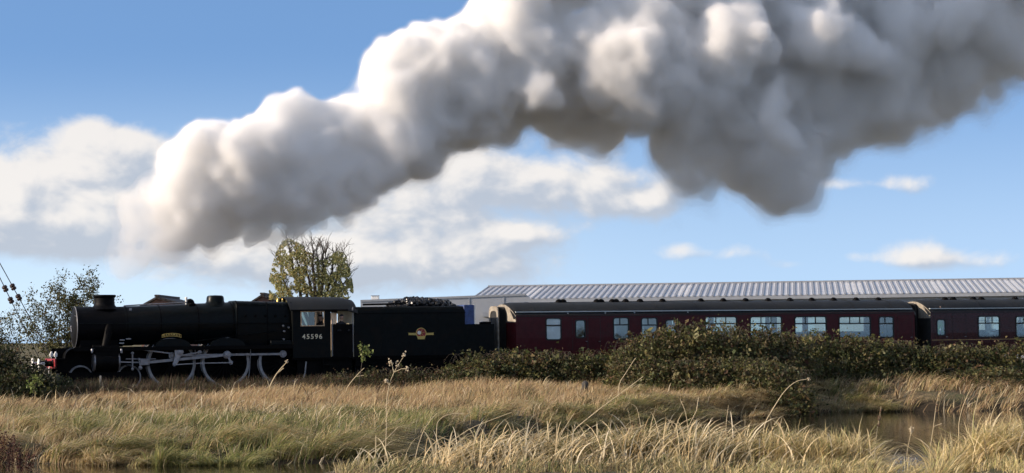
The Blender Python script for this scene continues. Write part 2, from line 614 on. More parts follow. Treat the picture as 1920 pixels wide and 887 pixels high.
# ------------------------------------------------------------------ people
def person_mesh(joints, edges, radii, name):
    me = bpy.data.meshes.new(name)
    me.from_pydata(joints, edges, [])
    ob = bpy.data.objects.new(name, me)
    col.objects.link(ob)
    sk = ob.modifiers.new('skin', 'SKIN')
    sk.use_smooth_shade = True
    if not me.skin_vertices:
        bpy.context.view_layer.objects.active = ob
    for i, r in enumerate(radii):
        me.skin_vertices[0].data[i].radius = (r if isinstance(r, tuple) else (r, r))
    me.skin_vertices[0].data[0].use_root = True
    sb = ob.modifiers.new('sub', 'SUBSURF')
    sb.levels = sb.render_levels = 1
    dg = bpy.context.evaluated_depsgraph_get()
    out = bpy.data.meshes.new_from_object(ob.evaluated_get(dg))
    bpy.data.objects.remove(ob)
    return out


def make_person(loc, rz, sitting, cloth, label, lean=0.0, cap=None, arm=0.0, vest=None):
    """a clothed figure; its head, hair and cap are its children. local -y is where it looks"""
    hip = .48 if sitting else .92
    J = [(0, 0, hip), (0, .01 - lean * .2, hip + .22), (0, .0 - lean * .5, hip + .42), (0, -lean * .6, hip + .56), (0, -.01 - lean * .65, hip + .62)]
    E = [(0, 1), (1, 2), (2, 3), (3, 4)]
    Rr = [(.16, .12), (.14, .11), (.17, .12), (.10, .09), (.055, .055)]
    for s in (-1, 1):
        b = len(J)
        J += [(s * .19, -lean * .5, hip + .48), (s * .25, -.02 - arm * .1 - lean * .5, hip + .22), (s * .22, -.2 - arm * .25 - lean * .5, hip + .14 + arm * .15),
              (s * .20, -.30 - arm * .3 - lean * .5, hip + .16 + arm * .2)]
        E += [(2, b), (b, b + 1), (b + 1, b + 2), (b + 2, b + 3)]
        Rr += [.07, .055, .045, .04]
        b = len(J)
        if sitting:
            J += [(s * .10, -.02, hip - .02), (s * .12, -.44, hip), (s * .12, -.46, .08), (s * .12, -.60, .04)]
        else:
            J += [(s * .10, 0, hip - .06), (s * .11, -.02, .50), (s * .11, .01, .08), (s * .11, -.14, .04)]
        E += [(0, b), (b, b + 1), (b + 1, b + 2), (b + 2, b + 3)]
        Rr += [.09, .065, .05, .045]
    root = link('person', person_mesh(J, E, Rr, 'person'), cloth, loc=tuple(loc))
    root.rotation_euler = (0, 0, rz)
    tag(root, label, 'person')
    hy, hz = -.02 - lean * .7, hip + .76
    hd = MB()
    hd.ball((0, hy, hz), .075, .095, .115, 14, 10).ball((0, hy - .095, hz - .012), .014, .02, .022, 8, 6)
    for s in (-1, 1):
        hd.ball((s * .076, hy + .01, hz - .005), .012, .02, .03, 8, 6)
    hd.tube([(0, hy + .01, hz - .16), (0, hy + .01, hz - .06)], .048)
    h = hd.build('head', 'skin', root)
    fc = MB()
    for s in (-1, 1):
        fc.ball((s * .03, hy - .084, hz + .012), .012, .008, .007, 8, 6)
    fc.box(-.024, .024, hy - .092, hy - .082, hz - .055, hz - .048)
    fc.build('face_features', 'hair_dark', h)
    if cap:
        c = MB().ball((0, hy + .01, hz + .07), .09, .108, .055, 14, 8)
        c.box(-.06, .06, hy - .16, hy - .06, hz + .055, hz + .065)
        c.build('cap', cap, root)
    else:
        MB().ball((0, hy + .022, hz + .035), .083, .095, .09, 14, 8).build('hair', 'hair_dark', root)
    if vest:
        MB().loft([[(math.cos(a) * rx, math.sin(a) * ry - lean * l, hip + z) for a in [k / 16 * math.tau for k in range(16)]]
                   for z, rx, ry, l in ((-.05, .20, .165, 0), (.2, .19, .155, .2), (.4, .215, .165, .5), (.5, .17, .12, .55))], caps=False).build('vest', vest, root)
    return root


# ------------------------------------------------------------------ steam locomotive
def wheel(parent, name, t, w, r, spokes, off, pin=None):
    """a spoked wheel; the tyre is its child"""
    b = MB(off)
    b.lathe((t, w - .05, r), (0, 1, 0), [(r * .14, -.05), (r * .14, .1)], 20)
    for k in range(spokes):
        a = k / spokes * math.tau
        p0 = (t + math.cos(a) * r * .1, w, r + math.sin(a) * r * .1)
        p1 = (t + math.cos(a) * r * .86, w, r + math.sin(a) * r * .86)
        b.tube([p0, p1], [.045 * r ** .5, .03 * r ** .5], 6)
    prof = [(r * .83, -.045), (r * .90, -.06), (r * .90, .055), (r * .83, .045)]
    b.lathe((t, w, r), (0, 1, 0), prof + [prof[0]], 40, caps=False)
    if pin:
        a0, wd = pin
        n = 10
        arc = [(t + math.cos(a0 + math.pi + (k / n - .5) * wd) * r * .86, r + math.sin(a0 + math.pi + (k / n - .5) * wd) * r * .86) for k in range(n + 1)]
        b.prism(arc, w - .06, w + .03)
        b.lathe((t + math.cos(a0) * .33, w - .12, r + math.sin(a0) * .33), (0, 1, 0), [(.12, 0), (.12, .12)], 16)
    o = b.build(name, 'loco_black', parent)
    tb = MB(off)
    tb.lathe((t, w, r), (0, 1, 0), [(r * (1 - .06 / r ** .5), -.068), (r * .985, -.068), (r * 1.0, -.05), (r * 1.0, .05), (r * 1.03, .07), (r * .88, .07), (r * .88, -.06), (r * (1 - .06 / r ** .5), -.068)], 48, caps=False)
    tb.build('tyre', 'tyre_steel', o)
    return o


def build_loco():
    t0 = tt(105)
    off = (t0, 0, 0)
    p = tw(t0, 0)
    L = empty('steam_locomotive', p, TH)
    tag(L, 'black steam locomotive with nameplate over its driving wheels, heading the train', 'locomotive')
    new = lambda: MB(off)
    W0 = -1.25
    t_sb, t_bf, t_fb, t_cab = tt(139, 0), tt(229, 0), tt(434, 0), tt(549, 0)
    top_sb, top_fb, top_fc = hh(160, 575, 0), hh(434, 565, 0), hh(540, 567.5, 0)
    # smokebox, boiler, firebox
    r = .84
    cz = top_sb - r
    sb = new().lathe((t_sb, 0, cz), (1, 0, 0), [(.30, -.10), (.60, -.07), (.72, -.02), (.76, -.01), (.79, 0), (r, .0), (r, .06), (r - .012, .07), (r - .012, t_bf - t_sb)], 48)
    s = sb.build('smokebox', 'smoke_black', L)
    new().lathe((t_sb, 0, cz), (1, 0, 0), [(.05, -.16), (.07, -.12), (.05, -.10)], 12).tube([(t_sb - .13, 0, cz), (t_sb - .13, -.2, cz - .2)], .018, 6).build('door_wheel', 'steel', s)
    new().lathe((t_sb, 0, cz), (1, 0, 0), [(r + .004, -.012), (r + .012, -.006), (r + .012, .02), (r + .004, .02), (r + .004, -.012)], 48, caps=False).build('front_ring', 'tyre_steel', s)
    new().tube([(t_sb - .03, w, cz + .52 - .25 * w * w) for w in (-.6, -.3, 0, .3, .6)], .02, 6).build('door_handrail', 'steel', s)
    sd = new()   # saddle below
    sd.loft([[(t, w * k, h) for w, h, k in ((-.55, 1.0, 1), (.55, 1.0, 1), (.62, cz - .45, 1), (-.62, cz - .45, 1))] for t in (t_sb + .15, t_sb + 1.7)])
    sd.build('saddle', 'smoke_black', L)
    bo = new().lathe((t_bf, 0, cz), (1, 0, 0), [(.80, 0), (.80, .4)], 48, caps=False)
    rb = .88
    zb = hh(430, 566.5, 0) - rb
    n = 8
    rings = []
    for k in range(n + 1):
        f = k / n
        tq, rq, zq = t_bf + f * (t_fb - t_bf), .805 + (rb - .805) * f, cz + .03 + (zb - cz - .03) * f
        rings.append([(tq, math.cos(a) * rq, zq + math.sin(a) * rq) for a in [j / 48 * math.tau for j in range(48)]])
    bo.loft(rings)
    bo = bo.build('boiler', 'loco_green', L)
    for k, f in enumerate((.02, .32, .66, .98)):
        tq, rq, zq = t_bf + f * (t_fb - t_bf), .805 + (rb - .805) * f + .002, cz + .03 + (zb - cz - .03) * f
        new().lathe((tq, 0, zq), (1, 0, 0), [(rq, -.03), (rq + .008, -.03), (rq + .008, .03), (rq, .03)], 48, caps=False).build('boiler_band', 'loco_black', bo)

    def belp(top, hw, zlo, rad):
        pts = []
        for cxs, a0 in ((1, 0), (-1, 90)):
            for k in range(7):
                a = R(a0 + k * 15)
                pts.append((cxs * (hw - rad) + math.cos(a) * rad, top - rad + math.sin(a) * rad))
        pts += [(-hw * .98, zlo + .5), (-hw * .72, zlo), (hw * .72, zlo), (hw * .98, zlo + .5)]
        return pts
    fb = new().loft([[(t, w, h) for w, h in belp(tp_, hw, 1.1, .36)] for t, tp_, hw in ((t_fb, top_fb, .90), (t_fb + .02, top_fb + .012, .915), (t_cab + .02, top_fc, .96))])
    fb = fb.build('firebox', 'loco_green', L)
    for f in (.02, .5, .97):
        tq = t_fb + f * (t_cab - t_fb)
        tpq = top_fb + .012 + f * (top_fc - top_fb - .012)
        q = .915 + .045 * f
        new().loft([[(tt_, w, h) for w, h in belp(tpq + e, q + e, 1.1, .36)] for tt_, e in ((tq - .025, .001), (tq - .022, .01), (tq + .022, .01), (tq + .025, .001))], caps=False).build('boiler_band', 'loco_black', fb)
    for k in range(5):      # washout plugs on the firebox shoulder
        a = tp(460 + k * 18.5, 592.5, -.9)
        new().lathe((a[0], -.93, a[1]), (0, -1, 0), [(.055, 0), (.055, .035), (.03, .05)], 12).build('washout_plug', 'loco_black', fb)
    # chimney, dome, fittings on top
    tcx = tt(196, 0)
    ch_top = hh(196, 553, 0)
    zr = cz + r
    new().lathe((tcx, 0, zr - .12), (0, 0, 1), [(.60, 0), (.50, .10), (.435, .17), (.415, .27), (.415, ch_top - zr - .02), (.44, ch_top - zr + .01), (.475, ch_top - zr + .06),
                (.475, ch_top - zr + .10), (.445, ch_top - zr + .12), (.36, ch_top - zr + .12), (.36, 0)], 40, caps=False).build('chimney', 'smoke_black', L)
    tdm = tt(404, 0)
    zd = hh(404, 567, 0)
    dt = hh(404, 553.5, 0)
    new().lathe((tdm, 0, zd - .16), (0, 0, 1), [(.52, 0), (.43, .12), (.375, .19), (.365, dt - zd + .04), (.34, dt - zd + .11), (.28, dt - zd + .145), (.01, dt - zd + .16)], 36).build('dome', 'loco_green', L)
    a = tp(357, 573, -.1)
    tf = new().box(a[0] - .14, a[0] + .16, -.42, .42, a[1] - .15, a[1] + .10)
    tf.lathe((a[0], 0, a[1] - .1), (0, 0, 1), [(.20, 0), (.19, .26), (.12, .36), (.03, .39)], 24)
    tf = tf.build('top_feed', 'loco_black', L, bevel=.03)
    new().lathe((a[0] - .19, -.16, a[1] - .1), (0, 0, 1), [(.04, 0), (.04, .36), (.055, .38), (.055, .44), (.02, .46)], 12).build('sunlit_clack_valve', 'white_paint', tf)  # painted white for the sun shining on the valve
    p0, p1, p2 = tp(232, 573.5, -.25), tp(270, 572, -.25), tp(351, 568, -.25)
    new().tube([(p0[0], -.25, p0[1]), (p1[0], -.25, p1[1] + .02), (p2[0], -.25, p2[1] + .02)], .026, 8).build('steam_pipe', 'steel', L)
    for x in (521, 530, 538):
        q = tp(x, 566, 0)
        new().lathe((q[0], 0, q[1] - .05), (0, 0, 1), [(.055, 0), (.055, .12), (.03, .16), (.03, .2)], 12).build('safety_valve', 'brass', L)
    q = tp(244, 580, -.5)
    new().box(q[0] - .05, q[0] + .05, -.60, -.56, q[1] - .05, q[1] + .05).build('lamp_bracket', 'steel', L)
    # boiler handrail
    h0, h1 = tp(150, 606.5, -.92), tp(548, 606.5, -.97)
    hr = new().tube([(h0[0], -.92, h0[1]), (h1[0], -1.0, h1[1])], .018, 6)
    for f in np.linspace(.03, .97, 7):
        tq = h0[0] + f * (h1[0] - h0[0])
        zq = h0[1] + f * (h1[1] - h0[1])
        hr.tube([(tq, -.80, zq), (tq, -.95, zq)], .014, 6)
    hr.build('handrail', 'loco_green', L)
    # running plate
    rp0, rp1 = tp(139, 650.5), tp(549, 650)
    zrp = (rp0[1] + rp1[1]) / 2
    rp = new()
    for sgn in (-1, 1):
        rp.box(rp0[0], rp1[0], sgn * 1.02 - .27, sgn * 1.02 + .27, zrp - .025, zrp + .025)
        rp.box(rp0[0], rp1[0], sgn * 1.27 - .012, sgn * 1.27 + .012, zrp - .13, zrp + .028)
    # the plate drops in a curve to the front platform
    zf = hh(120, 672)
    c0, c1 = [], []
    for k in range(9):
        a = R(90 * k / 8)
        c0.append((rp0[0] - .38 * math.sin(a), zrp - (zrp - zf) * (1 - math.cos(a))))
    prof = c0 + [(t0, zf), (t0, zf - .05)] + [(x, z - .05) for x, z in reversed(c0)]
    rp.prism(prof, -1.29, 1.29)
    rp.build('running_plate', 'loco_black', L)
    new().box(t0 + .1, tt(619), -.62, -.58, .70, zrp).box(t0 + .1, tt(619), .58, .62, .70, zrp).box(t0 + .2, tt(560), -.58, .58, .9, 1.2).build('frame', 'loco_black', L)
    new().box(tt(560), tt(663), -1.0, 1.0, .3, hh(580, 672)).build('drag_box', 'loco_black', L)
    new().box(tt(268), tt(618), -.52, .52, .16, .88).build('ashpan', 'loco_black', L)
    new().box(t0 + .25, tt(262), -.5, .5, .2, .8).build('bogie_stretcher', 'loco_black', L)
    # front end
    zb0, zb1 = hh(100, 691), hh(100, 673)
    bb = new().box(t0 - .06, t0, -1.27, 1.27, zb0, zb1).build('buffer_beam', 'red_paint', L, bevel=.01)
    zbuf = (zb0 + zb1) / 2
    for w in (-.865, .865):
        bf = new().lathe((t0 - .06, w, zbuf), (-1, 0, 0), [(.17, 0), (.17, .03), (.12, .05), (.10, .34), (.115, .35)], 20).build('buffer', 'loco_black', L)
        new().lathe((t0 - .06, w, zbuf), (-1, 0, 0), [(.06, .34), (.06, .54), (.20, .56), (.228, .575), (.228, .60), (.12, .63), (.01, .635)], 24).build('buffer_head', 'white_paint', bf)
    new().tube([(t0 - .06, 0, zbuf), (t0 - .25, 0, zbuf + .02), (t0 - .30, 0, zbuf - .1), (t0 - .2, 0, zbuf - .14)], .035, 8).tube([(t0 - .24, 0, zbuf - .02), (t0 - .16, 0, zbuf - .45)], .03, 6).build('coupling_hook', 'steel', L)
    new().tube([(t0 - .1, -.45, zbuf - .05), (t0 - .18, -.45, zbuf - .25), (t0 - .12, -.42, zbuf - .55)], .03, 6).build('brake_hose', 'white_paint', L)
    for x, y, w in ((104.5, 672, -.75), (96.5, 672, .1)):
        q = tp(x, y, w)
        lm = new().box(q[0] - .06, q[0] + .06, w - .055, w + .055, zf + .06, zf + .22).lathe((q[0], w, zf + .22), (0, 0, 1), [(.045, 0), (.045, .04), (.02, .06)], 12)
        lm.lathe((q[0] - .06, w, zf + .14), (-1, 0, 0), [(.04, 0), (.04, .025)], 14).box(q[0] - .02, q[0] + .02, w - .02, w + .02, zf - .02, zf + .06)
        lm.build('head_lamp', 'white_paint', L, bevel=.012)
    # cylinder with polished covers, pots and pipe
    q0, q1 = tt(178), tt(223)
    zc = hh(200, 679)
    cyl = new().lathe((q0, -1.0, zc), (1, 0, 0), [(.37, 0), (.37, q1 - q0)], 32)
    cyl.box(q0, q1, -1.24, -.62, zc + .05, zrp - .03).lathe((q0, -.98, zc + .52), (1, 0, 0), [(.19, -.05), (.19, q1 - q0 + .05)], 20)
    cyl = cyl.build('cylinder', 'loco_black', L)
    for tq, d in ((q0, -1), (q1, 1)):
        new().lathe((tq, -1.0, zc), (d, 0, 0), [(.375, -.02), (.375, .03), (.34, .05), (.1, .06)], 32).build('cylinder_cover', 'steel', cyl)
    for x in (172.5, 227.5):
        q = tp(x, 658, -1.28)
        new().lathe((q[0], -1.30, q[1] - .09), (0, 0, 1), [(.045, 0), (.05, .03), (.05, .15), (.03, .18)], 12).build('oil_pot', 'steel', L)
    a, b = tp(203, 616, -.9), tp(197, 650, -1.0)
    new().tube([(a[0] + .05, -.72, a[1] + .1), (a[0], -.90, a[1] - .15), (b[0], -1.0, b[1])], [.16, .17, .15], 16).build('outside_steam_pipe', 'loco_black', L)
    # splashers and nameplate
    drv = [(tt(321, -.8), 1.03), (tt(423, -.8), 1.03), (tt(529, -.8), 1.03)]
    for k, (td, rr) in enumerate(drv):
        zt = hh(325, 634.5) + (0 if k < 2 else -.12)
        half = .76
        arc = []
        for j in range(17):
            f = j / 16 * 2 - 1
            arc.append((td + f * half, zrp + .02 + (zt - zrp - .02) * math.sqrt(max(0, 1 - f * f)) ** 1.0))
        if k < 2:
            for w in (-1, 1):
                sp = new().prism(arc, w * 1.21 - .012, w * 1.21 + .012)
                inner = [(x, z - .012) for x, z in arc]
                sp.loft([[(x, w * .75, z) for x, z in arc], [(x, w * 1.21, z) for x, z in arc]], caps=False, closed=False)
                sp.build('splasher', 'loco_green', L)
        else:
            new().box(td - .6, td + .6, -1.21, -.75, zrp, zrp + .22).build('splasher', 'loco_green', L, bevel=.05)
    qa = tp(321.5, 629, -1.2)
    arc_o, arc_i = [], []
    for j in range(13):
        f = j / 12 * 2 - 1
        arc_o.append((qa[0] + f * .40, qa[1] + .10 - .06 * f * f))
        arc_i.append((qa[0] + f * .40, qa[1] - .035 - .06 * f * f))
    npl = new().prism(arc_o + arc_i[::-1], -1.235, -1.215).build('nameplate', 'brass', L)
    inn = [(x * .96 + qa[0] * .04, z - .016) for x, z in arc_o] + [(x * .96 + qa[0] * .04, z + .016) for x, z in arc_i[::-1]]
    new().prism(inn, -1.2375, -1.2345).build('plate_ground', 'loco_black', npl)
    for j, chh in enumerate('BAHAMAS'):
        f = (j - 3) / 3 * .8
        me = text_mesh(chh, .115)
        o = link('lettering', me, 'brass', npl)
        o.location = (qa[0] + f * .40 - t0, -1.243, qa[1] + .032 - .06 * f * f)
        o.rotation_euler = (R(90), 0, 0)
    # wheels
    for x in (151, 241.5):
        for w in (-.72, .72):
            wheel(L, 'bogie_wheel', tt(x, -.75), w, .50, 10, off)
    for td, rr in drv:
        for w in (-.75, .75):
            wheel(L, 'driving_wheel', td, w, rr, 21, off, (R(88), 1.3))
    new().box(tt(130), tt(262), -.9, -.84, .38, .72).box(tt(145), tt(250), -.86, .86, .5, .62).build('bogie_frame', 'loco_black', L)
    # motion
    pz = 1.03 + .33
    pins = [td for td, _ in drv]

    def rod(name, pts, hgt, w, thick=.05, m='steel', ends=None):
        b = new()
        for (x0, z0), (x1, z1) in zip(pts[:-1], pts[1:]):
            dx, dz = x1 - x0, z1 - z0
            ln = math.hypot(dx, dz)
            nx, nz = -dz / ln * hgt * .38, dx / ln * hgt * .38
            b.prism([(x0 - nx, z0 - nz), (x1 - nx, z1 - nz), (x1 + nx, z1 + nz), (x0 + nx, z0 + nz)], w - thick / 2, w + thick / 2)
        for (x, z, rr_) in ends or []:
            b.lathe((x, w - thick * .8, z), (0, 1, 0), [(rr_ * .55, -.02), (rr_ * .6, 0), (rr_, .005), (rr_, thick * 1.6)], 20)
        return b.build(name, m, L, bevel=.004)
    rod('coupling_rod', [(pins[0], pz), (pins[1], pz), (pins[2], pz)], .125, -.93, ends=[(pins[0], pz, .14), (pins[1], pz, .15), (pins[2], pz, .155)])
    xh = tp(272, 680, -1.05)
    rod('connecting_rod', [(xh[0], xh[1]), (pins[1], pz)], .15, -1.04, ends=[(xh[0], xh[1], .12), (pins[1], pz, .17)])
    s0, s1 = tp(236, 674, -1.05), tp(292, 674, -1.05)
    rod('slide_bar', [(s0[0], s0[1] + .02), (s1[0], s1[1] + .02)], .05, -1.05, .09)
    rod('slide_bar', [(s0[0], s0[1] - .26), (s1[0], s1[1] - .26)], .04, -1.05, .09, 'loco_black')
    rod('piston_rod', [(q1, zc), (xh[0], xh[1])], .07, -1.05, .07)
    new().box(xh[0] - .22, xh[0] + .16, -1.13, -.98, xh[1] - .12, xh[1] + .17).build('crosshead', 'steel', L, bevel=.03)
    a, b, c = tp(249, 653), tp(320, 662.5), tp(268, 656)
    rod('radius_rod', [a, c, b], .07, -1.16, ends=[(a[0], a[1], .06)])
    d, e = tp(332, 668), tp(375, 660.5)
    rod('lifting_arm', [d, e], .075, -1.18, ends=[(e[0], e[1], .085)])
    x0, x1 = tp(249.5, 662), tp(249.5, 692)
    rod('combination_lever', [x0, x1], .07, -1.12, ends=[(x0[0], x0[1], .06), (x1[0], x1[1], .06)])
    x0, x1 = tp(262, 674), tp(264, 690)
    rod('drop_link', [x0, x1], .06, -1.14, ends=[(x0[0], x0[1], .06), (x1[0], x1[1], .08)])
    g0, g1 = tp(331, 652), tp(327, 684)
    new().prism([(g0[0] - .1, g0[1] + .05), (g0[0] + .12, g0[1] + .05), (g0[0] + .2, (g0[1] + g1[1]) / 2), (g1[0] + .12, g1[1]), (g1[0] - .08, g1[1]), (g1[0] + .04, (g0[1] + g1[1]) / 2)], -1.24, -1.14).build('expansion_link', 'steel', L, bevel=.02)
    m0 = tp(338, 660)
    new().lathe((m0[0], -1.27, m0[1]), (0, 1, 0), [(.05, 0), (.14, .02), (.14, .1)], 20).build('trunnion', 'steel', L)
    new().box(tt(318), tt(344), -1.13, -.62, hh(330, 654), zrp - .03).build('motion_bracket', 'loco_black', L)
    rc0, rc1 = (pins[1], pz), tp(433, 680, -1.2)
    rod('return_crank', [rc0, rc1], .12, -1.17, ends=[(rc0[0], rc0[1], .13), (rc1[0], rc1[1], .09)])
    rod('eccentric_rod', [rc1, tp(376, 681, -1.2), g1], .06, -1.22, ends=[(g1[0], g1[1], .07)])
    # brake gear, sand pipes
    for x in (375, 478):
        a, b = tp(x, 690, -.9), tp(x + 6, 724, -.9)
        new().tube([(a[0], -.86, a[1]), (b[0], -.86, b[1])], .03, 6).box(a[0] - .1, a[0] + .06, -.82, -.7, b[1] + .1, a[1] - .1).build('brake_hanger', 'loco_black', L)
    for x in (366, 470):
        a, b, c = tp(x, 655, -1), tp(x - 3, 700, -.8), tp(x - 8, 722, -.75)
        new().tube([(a[0], -1.0, a[1]), (b[0], -.85, b[1]), (c[0], -.75, c[1])], .02, 6).build('sand_pipe', 'tyre_steel', L)
    a, b, c = tp(574, 678, -1.1), tp(572, 700, -1.1), tp(564, 722, -1.0)
    new().tube([(a[0], -1.1, a[1]), (b[0], -1.1, b[1]), (c[0], -1.0, c[1])], .035, 8).build('injector_pipe', 'tyre_steel', L)
    # pipework and fittings beside the firebox
    a, b, c = tp(365, 640, -1), tp(440, 630, -1), tp(520, 621, -1.05)
    new().tube([(a[0], -.98, a[1]), (b[0], -1.02, b[1]), (c[0], -1.05, c[1])], .022, 6).build('reversing_rod', 'loco_green', L)
    for x, y in ((531, 611), (541, 614), (533, 621), (532, 636), (548, 619)):
        q = tp(x, y, -1.05)
        new().lathe((q[0], -1.10, q[1]), (0, 1, 0), [(.03, 0), (.045, .02), (.045, .12)], 12).build('pipe_fitting', 'steel', L)
    for x, y in ((229, 638), (241, 636), (228, 644)):
        q = tp(x, y, -1.1)
        new().box(q[0] - .1, q[0] + .1, -1.14, -1.04, q[1] - .02, q[1] + .035).build('lubricator', 'tyre_steel', L, bevel=.01)
    # cab
    ta, tb = tt(549), tt(620)
    ze, zbot, = hh(580, 581.5), hh(580, 671)
    wx0, wz1 = tp(563, 583.5)
    wx1, wz0 = tp(608, 611.5)
    cab = new()
    for w in (-1.28, 1.28):
        a, b = w - .012, w + .012
        cab.box(ta, wx0, a, b, zbot, ze)
        cab.box(wx1, tb, a, b, zbot, ze)
        cab.box(wx0, wx1, a, b, zbot, wz0)
        cab.box(wx0, wx1, a, b, wz1, ze)
    cab.box(ta - .01, ta + .014, -1.27, -.98, zrp, ze).box(ta - .01, ta + .014, .98, 1.27, zrp, ze).box(ta - .01, ta + .014, -.98, .98, top_fc - .1, ze + .35)
    cab = cab.build('cab', 'tender_green', L)
    rf = []
    zt = hh(590, 556.5, 0)
    for k in range(17):
        f = k / 16 * 2 - 1
        rf.append((f * 1.36, ze + (zt - ze) * (1 - abs(f) ** 2.3)))
    tr = tt(645, 0)
    rfm = new().loft([[(t, w, h - dd) for w, h in rf] for t, dd in ((ta - .12, .0), (ta + 1.0, .0), (tr - .2, .03), (tr + .25, .14))], caps=False, closed=False)
    rfm.loft([[(t, w, h - dd - .03) for w, h in rf] for t, dd in ((ta - .12, .0), (ta + 1.0, .0), (tr - .2, .03), (tr + .25, .14))], caps=False, closed=False)
    rfm.loft([[(ta - .12, w, h) for w, h in rf], [(ta - .12, w, h - .03) for w, h in rf]], caps=False, closed=False)
    rfm.loft([[(tr + .25, w, h - .14) for w, h in rf], [(tr + .25, w, h - .17) for w, h in rf]], caps=False, closed=False)
    rfo = rfm.build('cab_roof', 'coach_roof', cab)
    new().box(ta - .12, tr - .2, -1.385, -1.355, ze - .035, ze + .02).build('rain_strip', 'loco_black', cab)
    wm = (wx0 + wx1) / 2 + .12
    fr = new()
    for x in (wx0 + .02, wm, wx1 - .02):
        fr.box(x - .022, x + .022, -1.30, -1.26, wz0, wz1)
    for z in (wz0 + .02, wz1 - .02):
        fr.box(wx0, wx1, -1.298, -1.262, z - .02, z + .02)
    fr = fr.build('window_frame', 'tan_paint', cab)
    new().box(wx0 + .03, wm - .03, -1.283, -1.277, wz0 + .03, wz1 - .03).build('window_pane', 'cab_glass', fr)
    new().box(ta, tb + .75, -1.2, 1.2, zbot - .08, zbot + .02).build('cab_floor', 'loco_black', cab)
    new().box(ta + .02, ta + .35, -.95, .95, zbot, top_fc - .2).build('backhead', 'loco_black', cab)
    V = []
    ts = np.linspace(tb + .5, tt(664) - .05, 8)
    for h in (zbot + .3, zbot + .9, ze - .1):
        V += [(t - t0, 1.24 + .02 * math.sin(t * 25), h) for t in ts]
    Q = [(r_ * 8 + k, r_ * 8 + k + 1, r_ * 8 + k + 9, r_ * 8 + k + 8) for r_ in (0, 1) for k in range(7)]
    link('sunlit_patch_sheet', np_mesh('sunlit_patch_sheet', V, Q, smooth=True, tint=np.tile([.80, .60, .42], (24, 1))), 'sunlit_patch_cloth', cab)  # added tan sheet, standing in for the sunlit patch in the cab gap
    new().box(tb + .03, tt(662), -1.27, -1.245, zbot, hh(640, 607.5)).build('cab_door', 'loco_black', cab, smooth=False)
    a, b = tp(621.5, 598), tp(621.5, 668)
    new().tube([(a[0] + .03, -1.3, a[1]), (b[0] + .03, -1.3, b[1])], .018, 6).build('grab_rail', 'steel', cab)
    st = new()
    for z in (.45, .85):
        st.box(tb - .35, tb + .1, -1.3, -1.08, z, z + .04)
    st.box(tb - .34, tb - .3, -1.2, -1.1, .45, zbot).build('cab_steps', 'loco_black', cab)
    q = tp(585.5, 631.5, -1.292)
    o = link('cab_number', text_mesh('45596', .285, spacing=1.28), 'cream_paint', cab)
    o.location = (q[0] - t0, -1.296, q[1])
    o.rotation_euler = (R(90), 0, 0)
    o['label'] = 'cream running number 45596 on the cab side'
    # crew
    pc = tw(tt(600, -.6), -.75, zbot + .02)
    make_person(pc, TH + R(-60), False, 'cloth_dark', 'dark-clothed driver standing behind the locomotive cab window', cap='cloth_dark')
    pc = tw(tt(639, -1.0), -1.0, zbot + .02)
    make_person(pc, TH + R(10), False, 'cloth_dark', 'dark-clothed fireman leaning out between cab and tender', lean=.12, arm=.3, cap='cloth_dark')
    return zbot


CAB_FLOOR = build_loco()


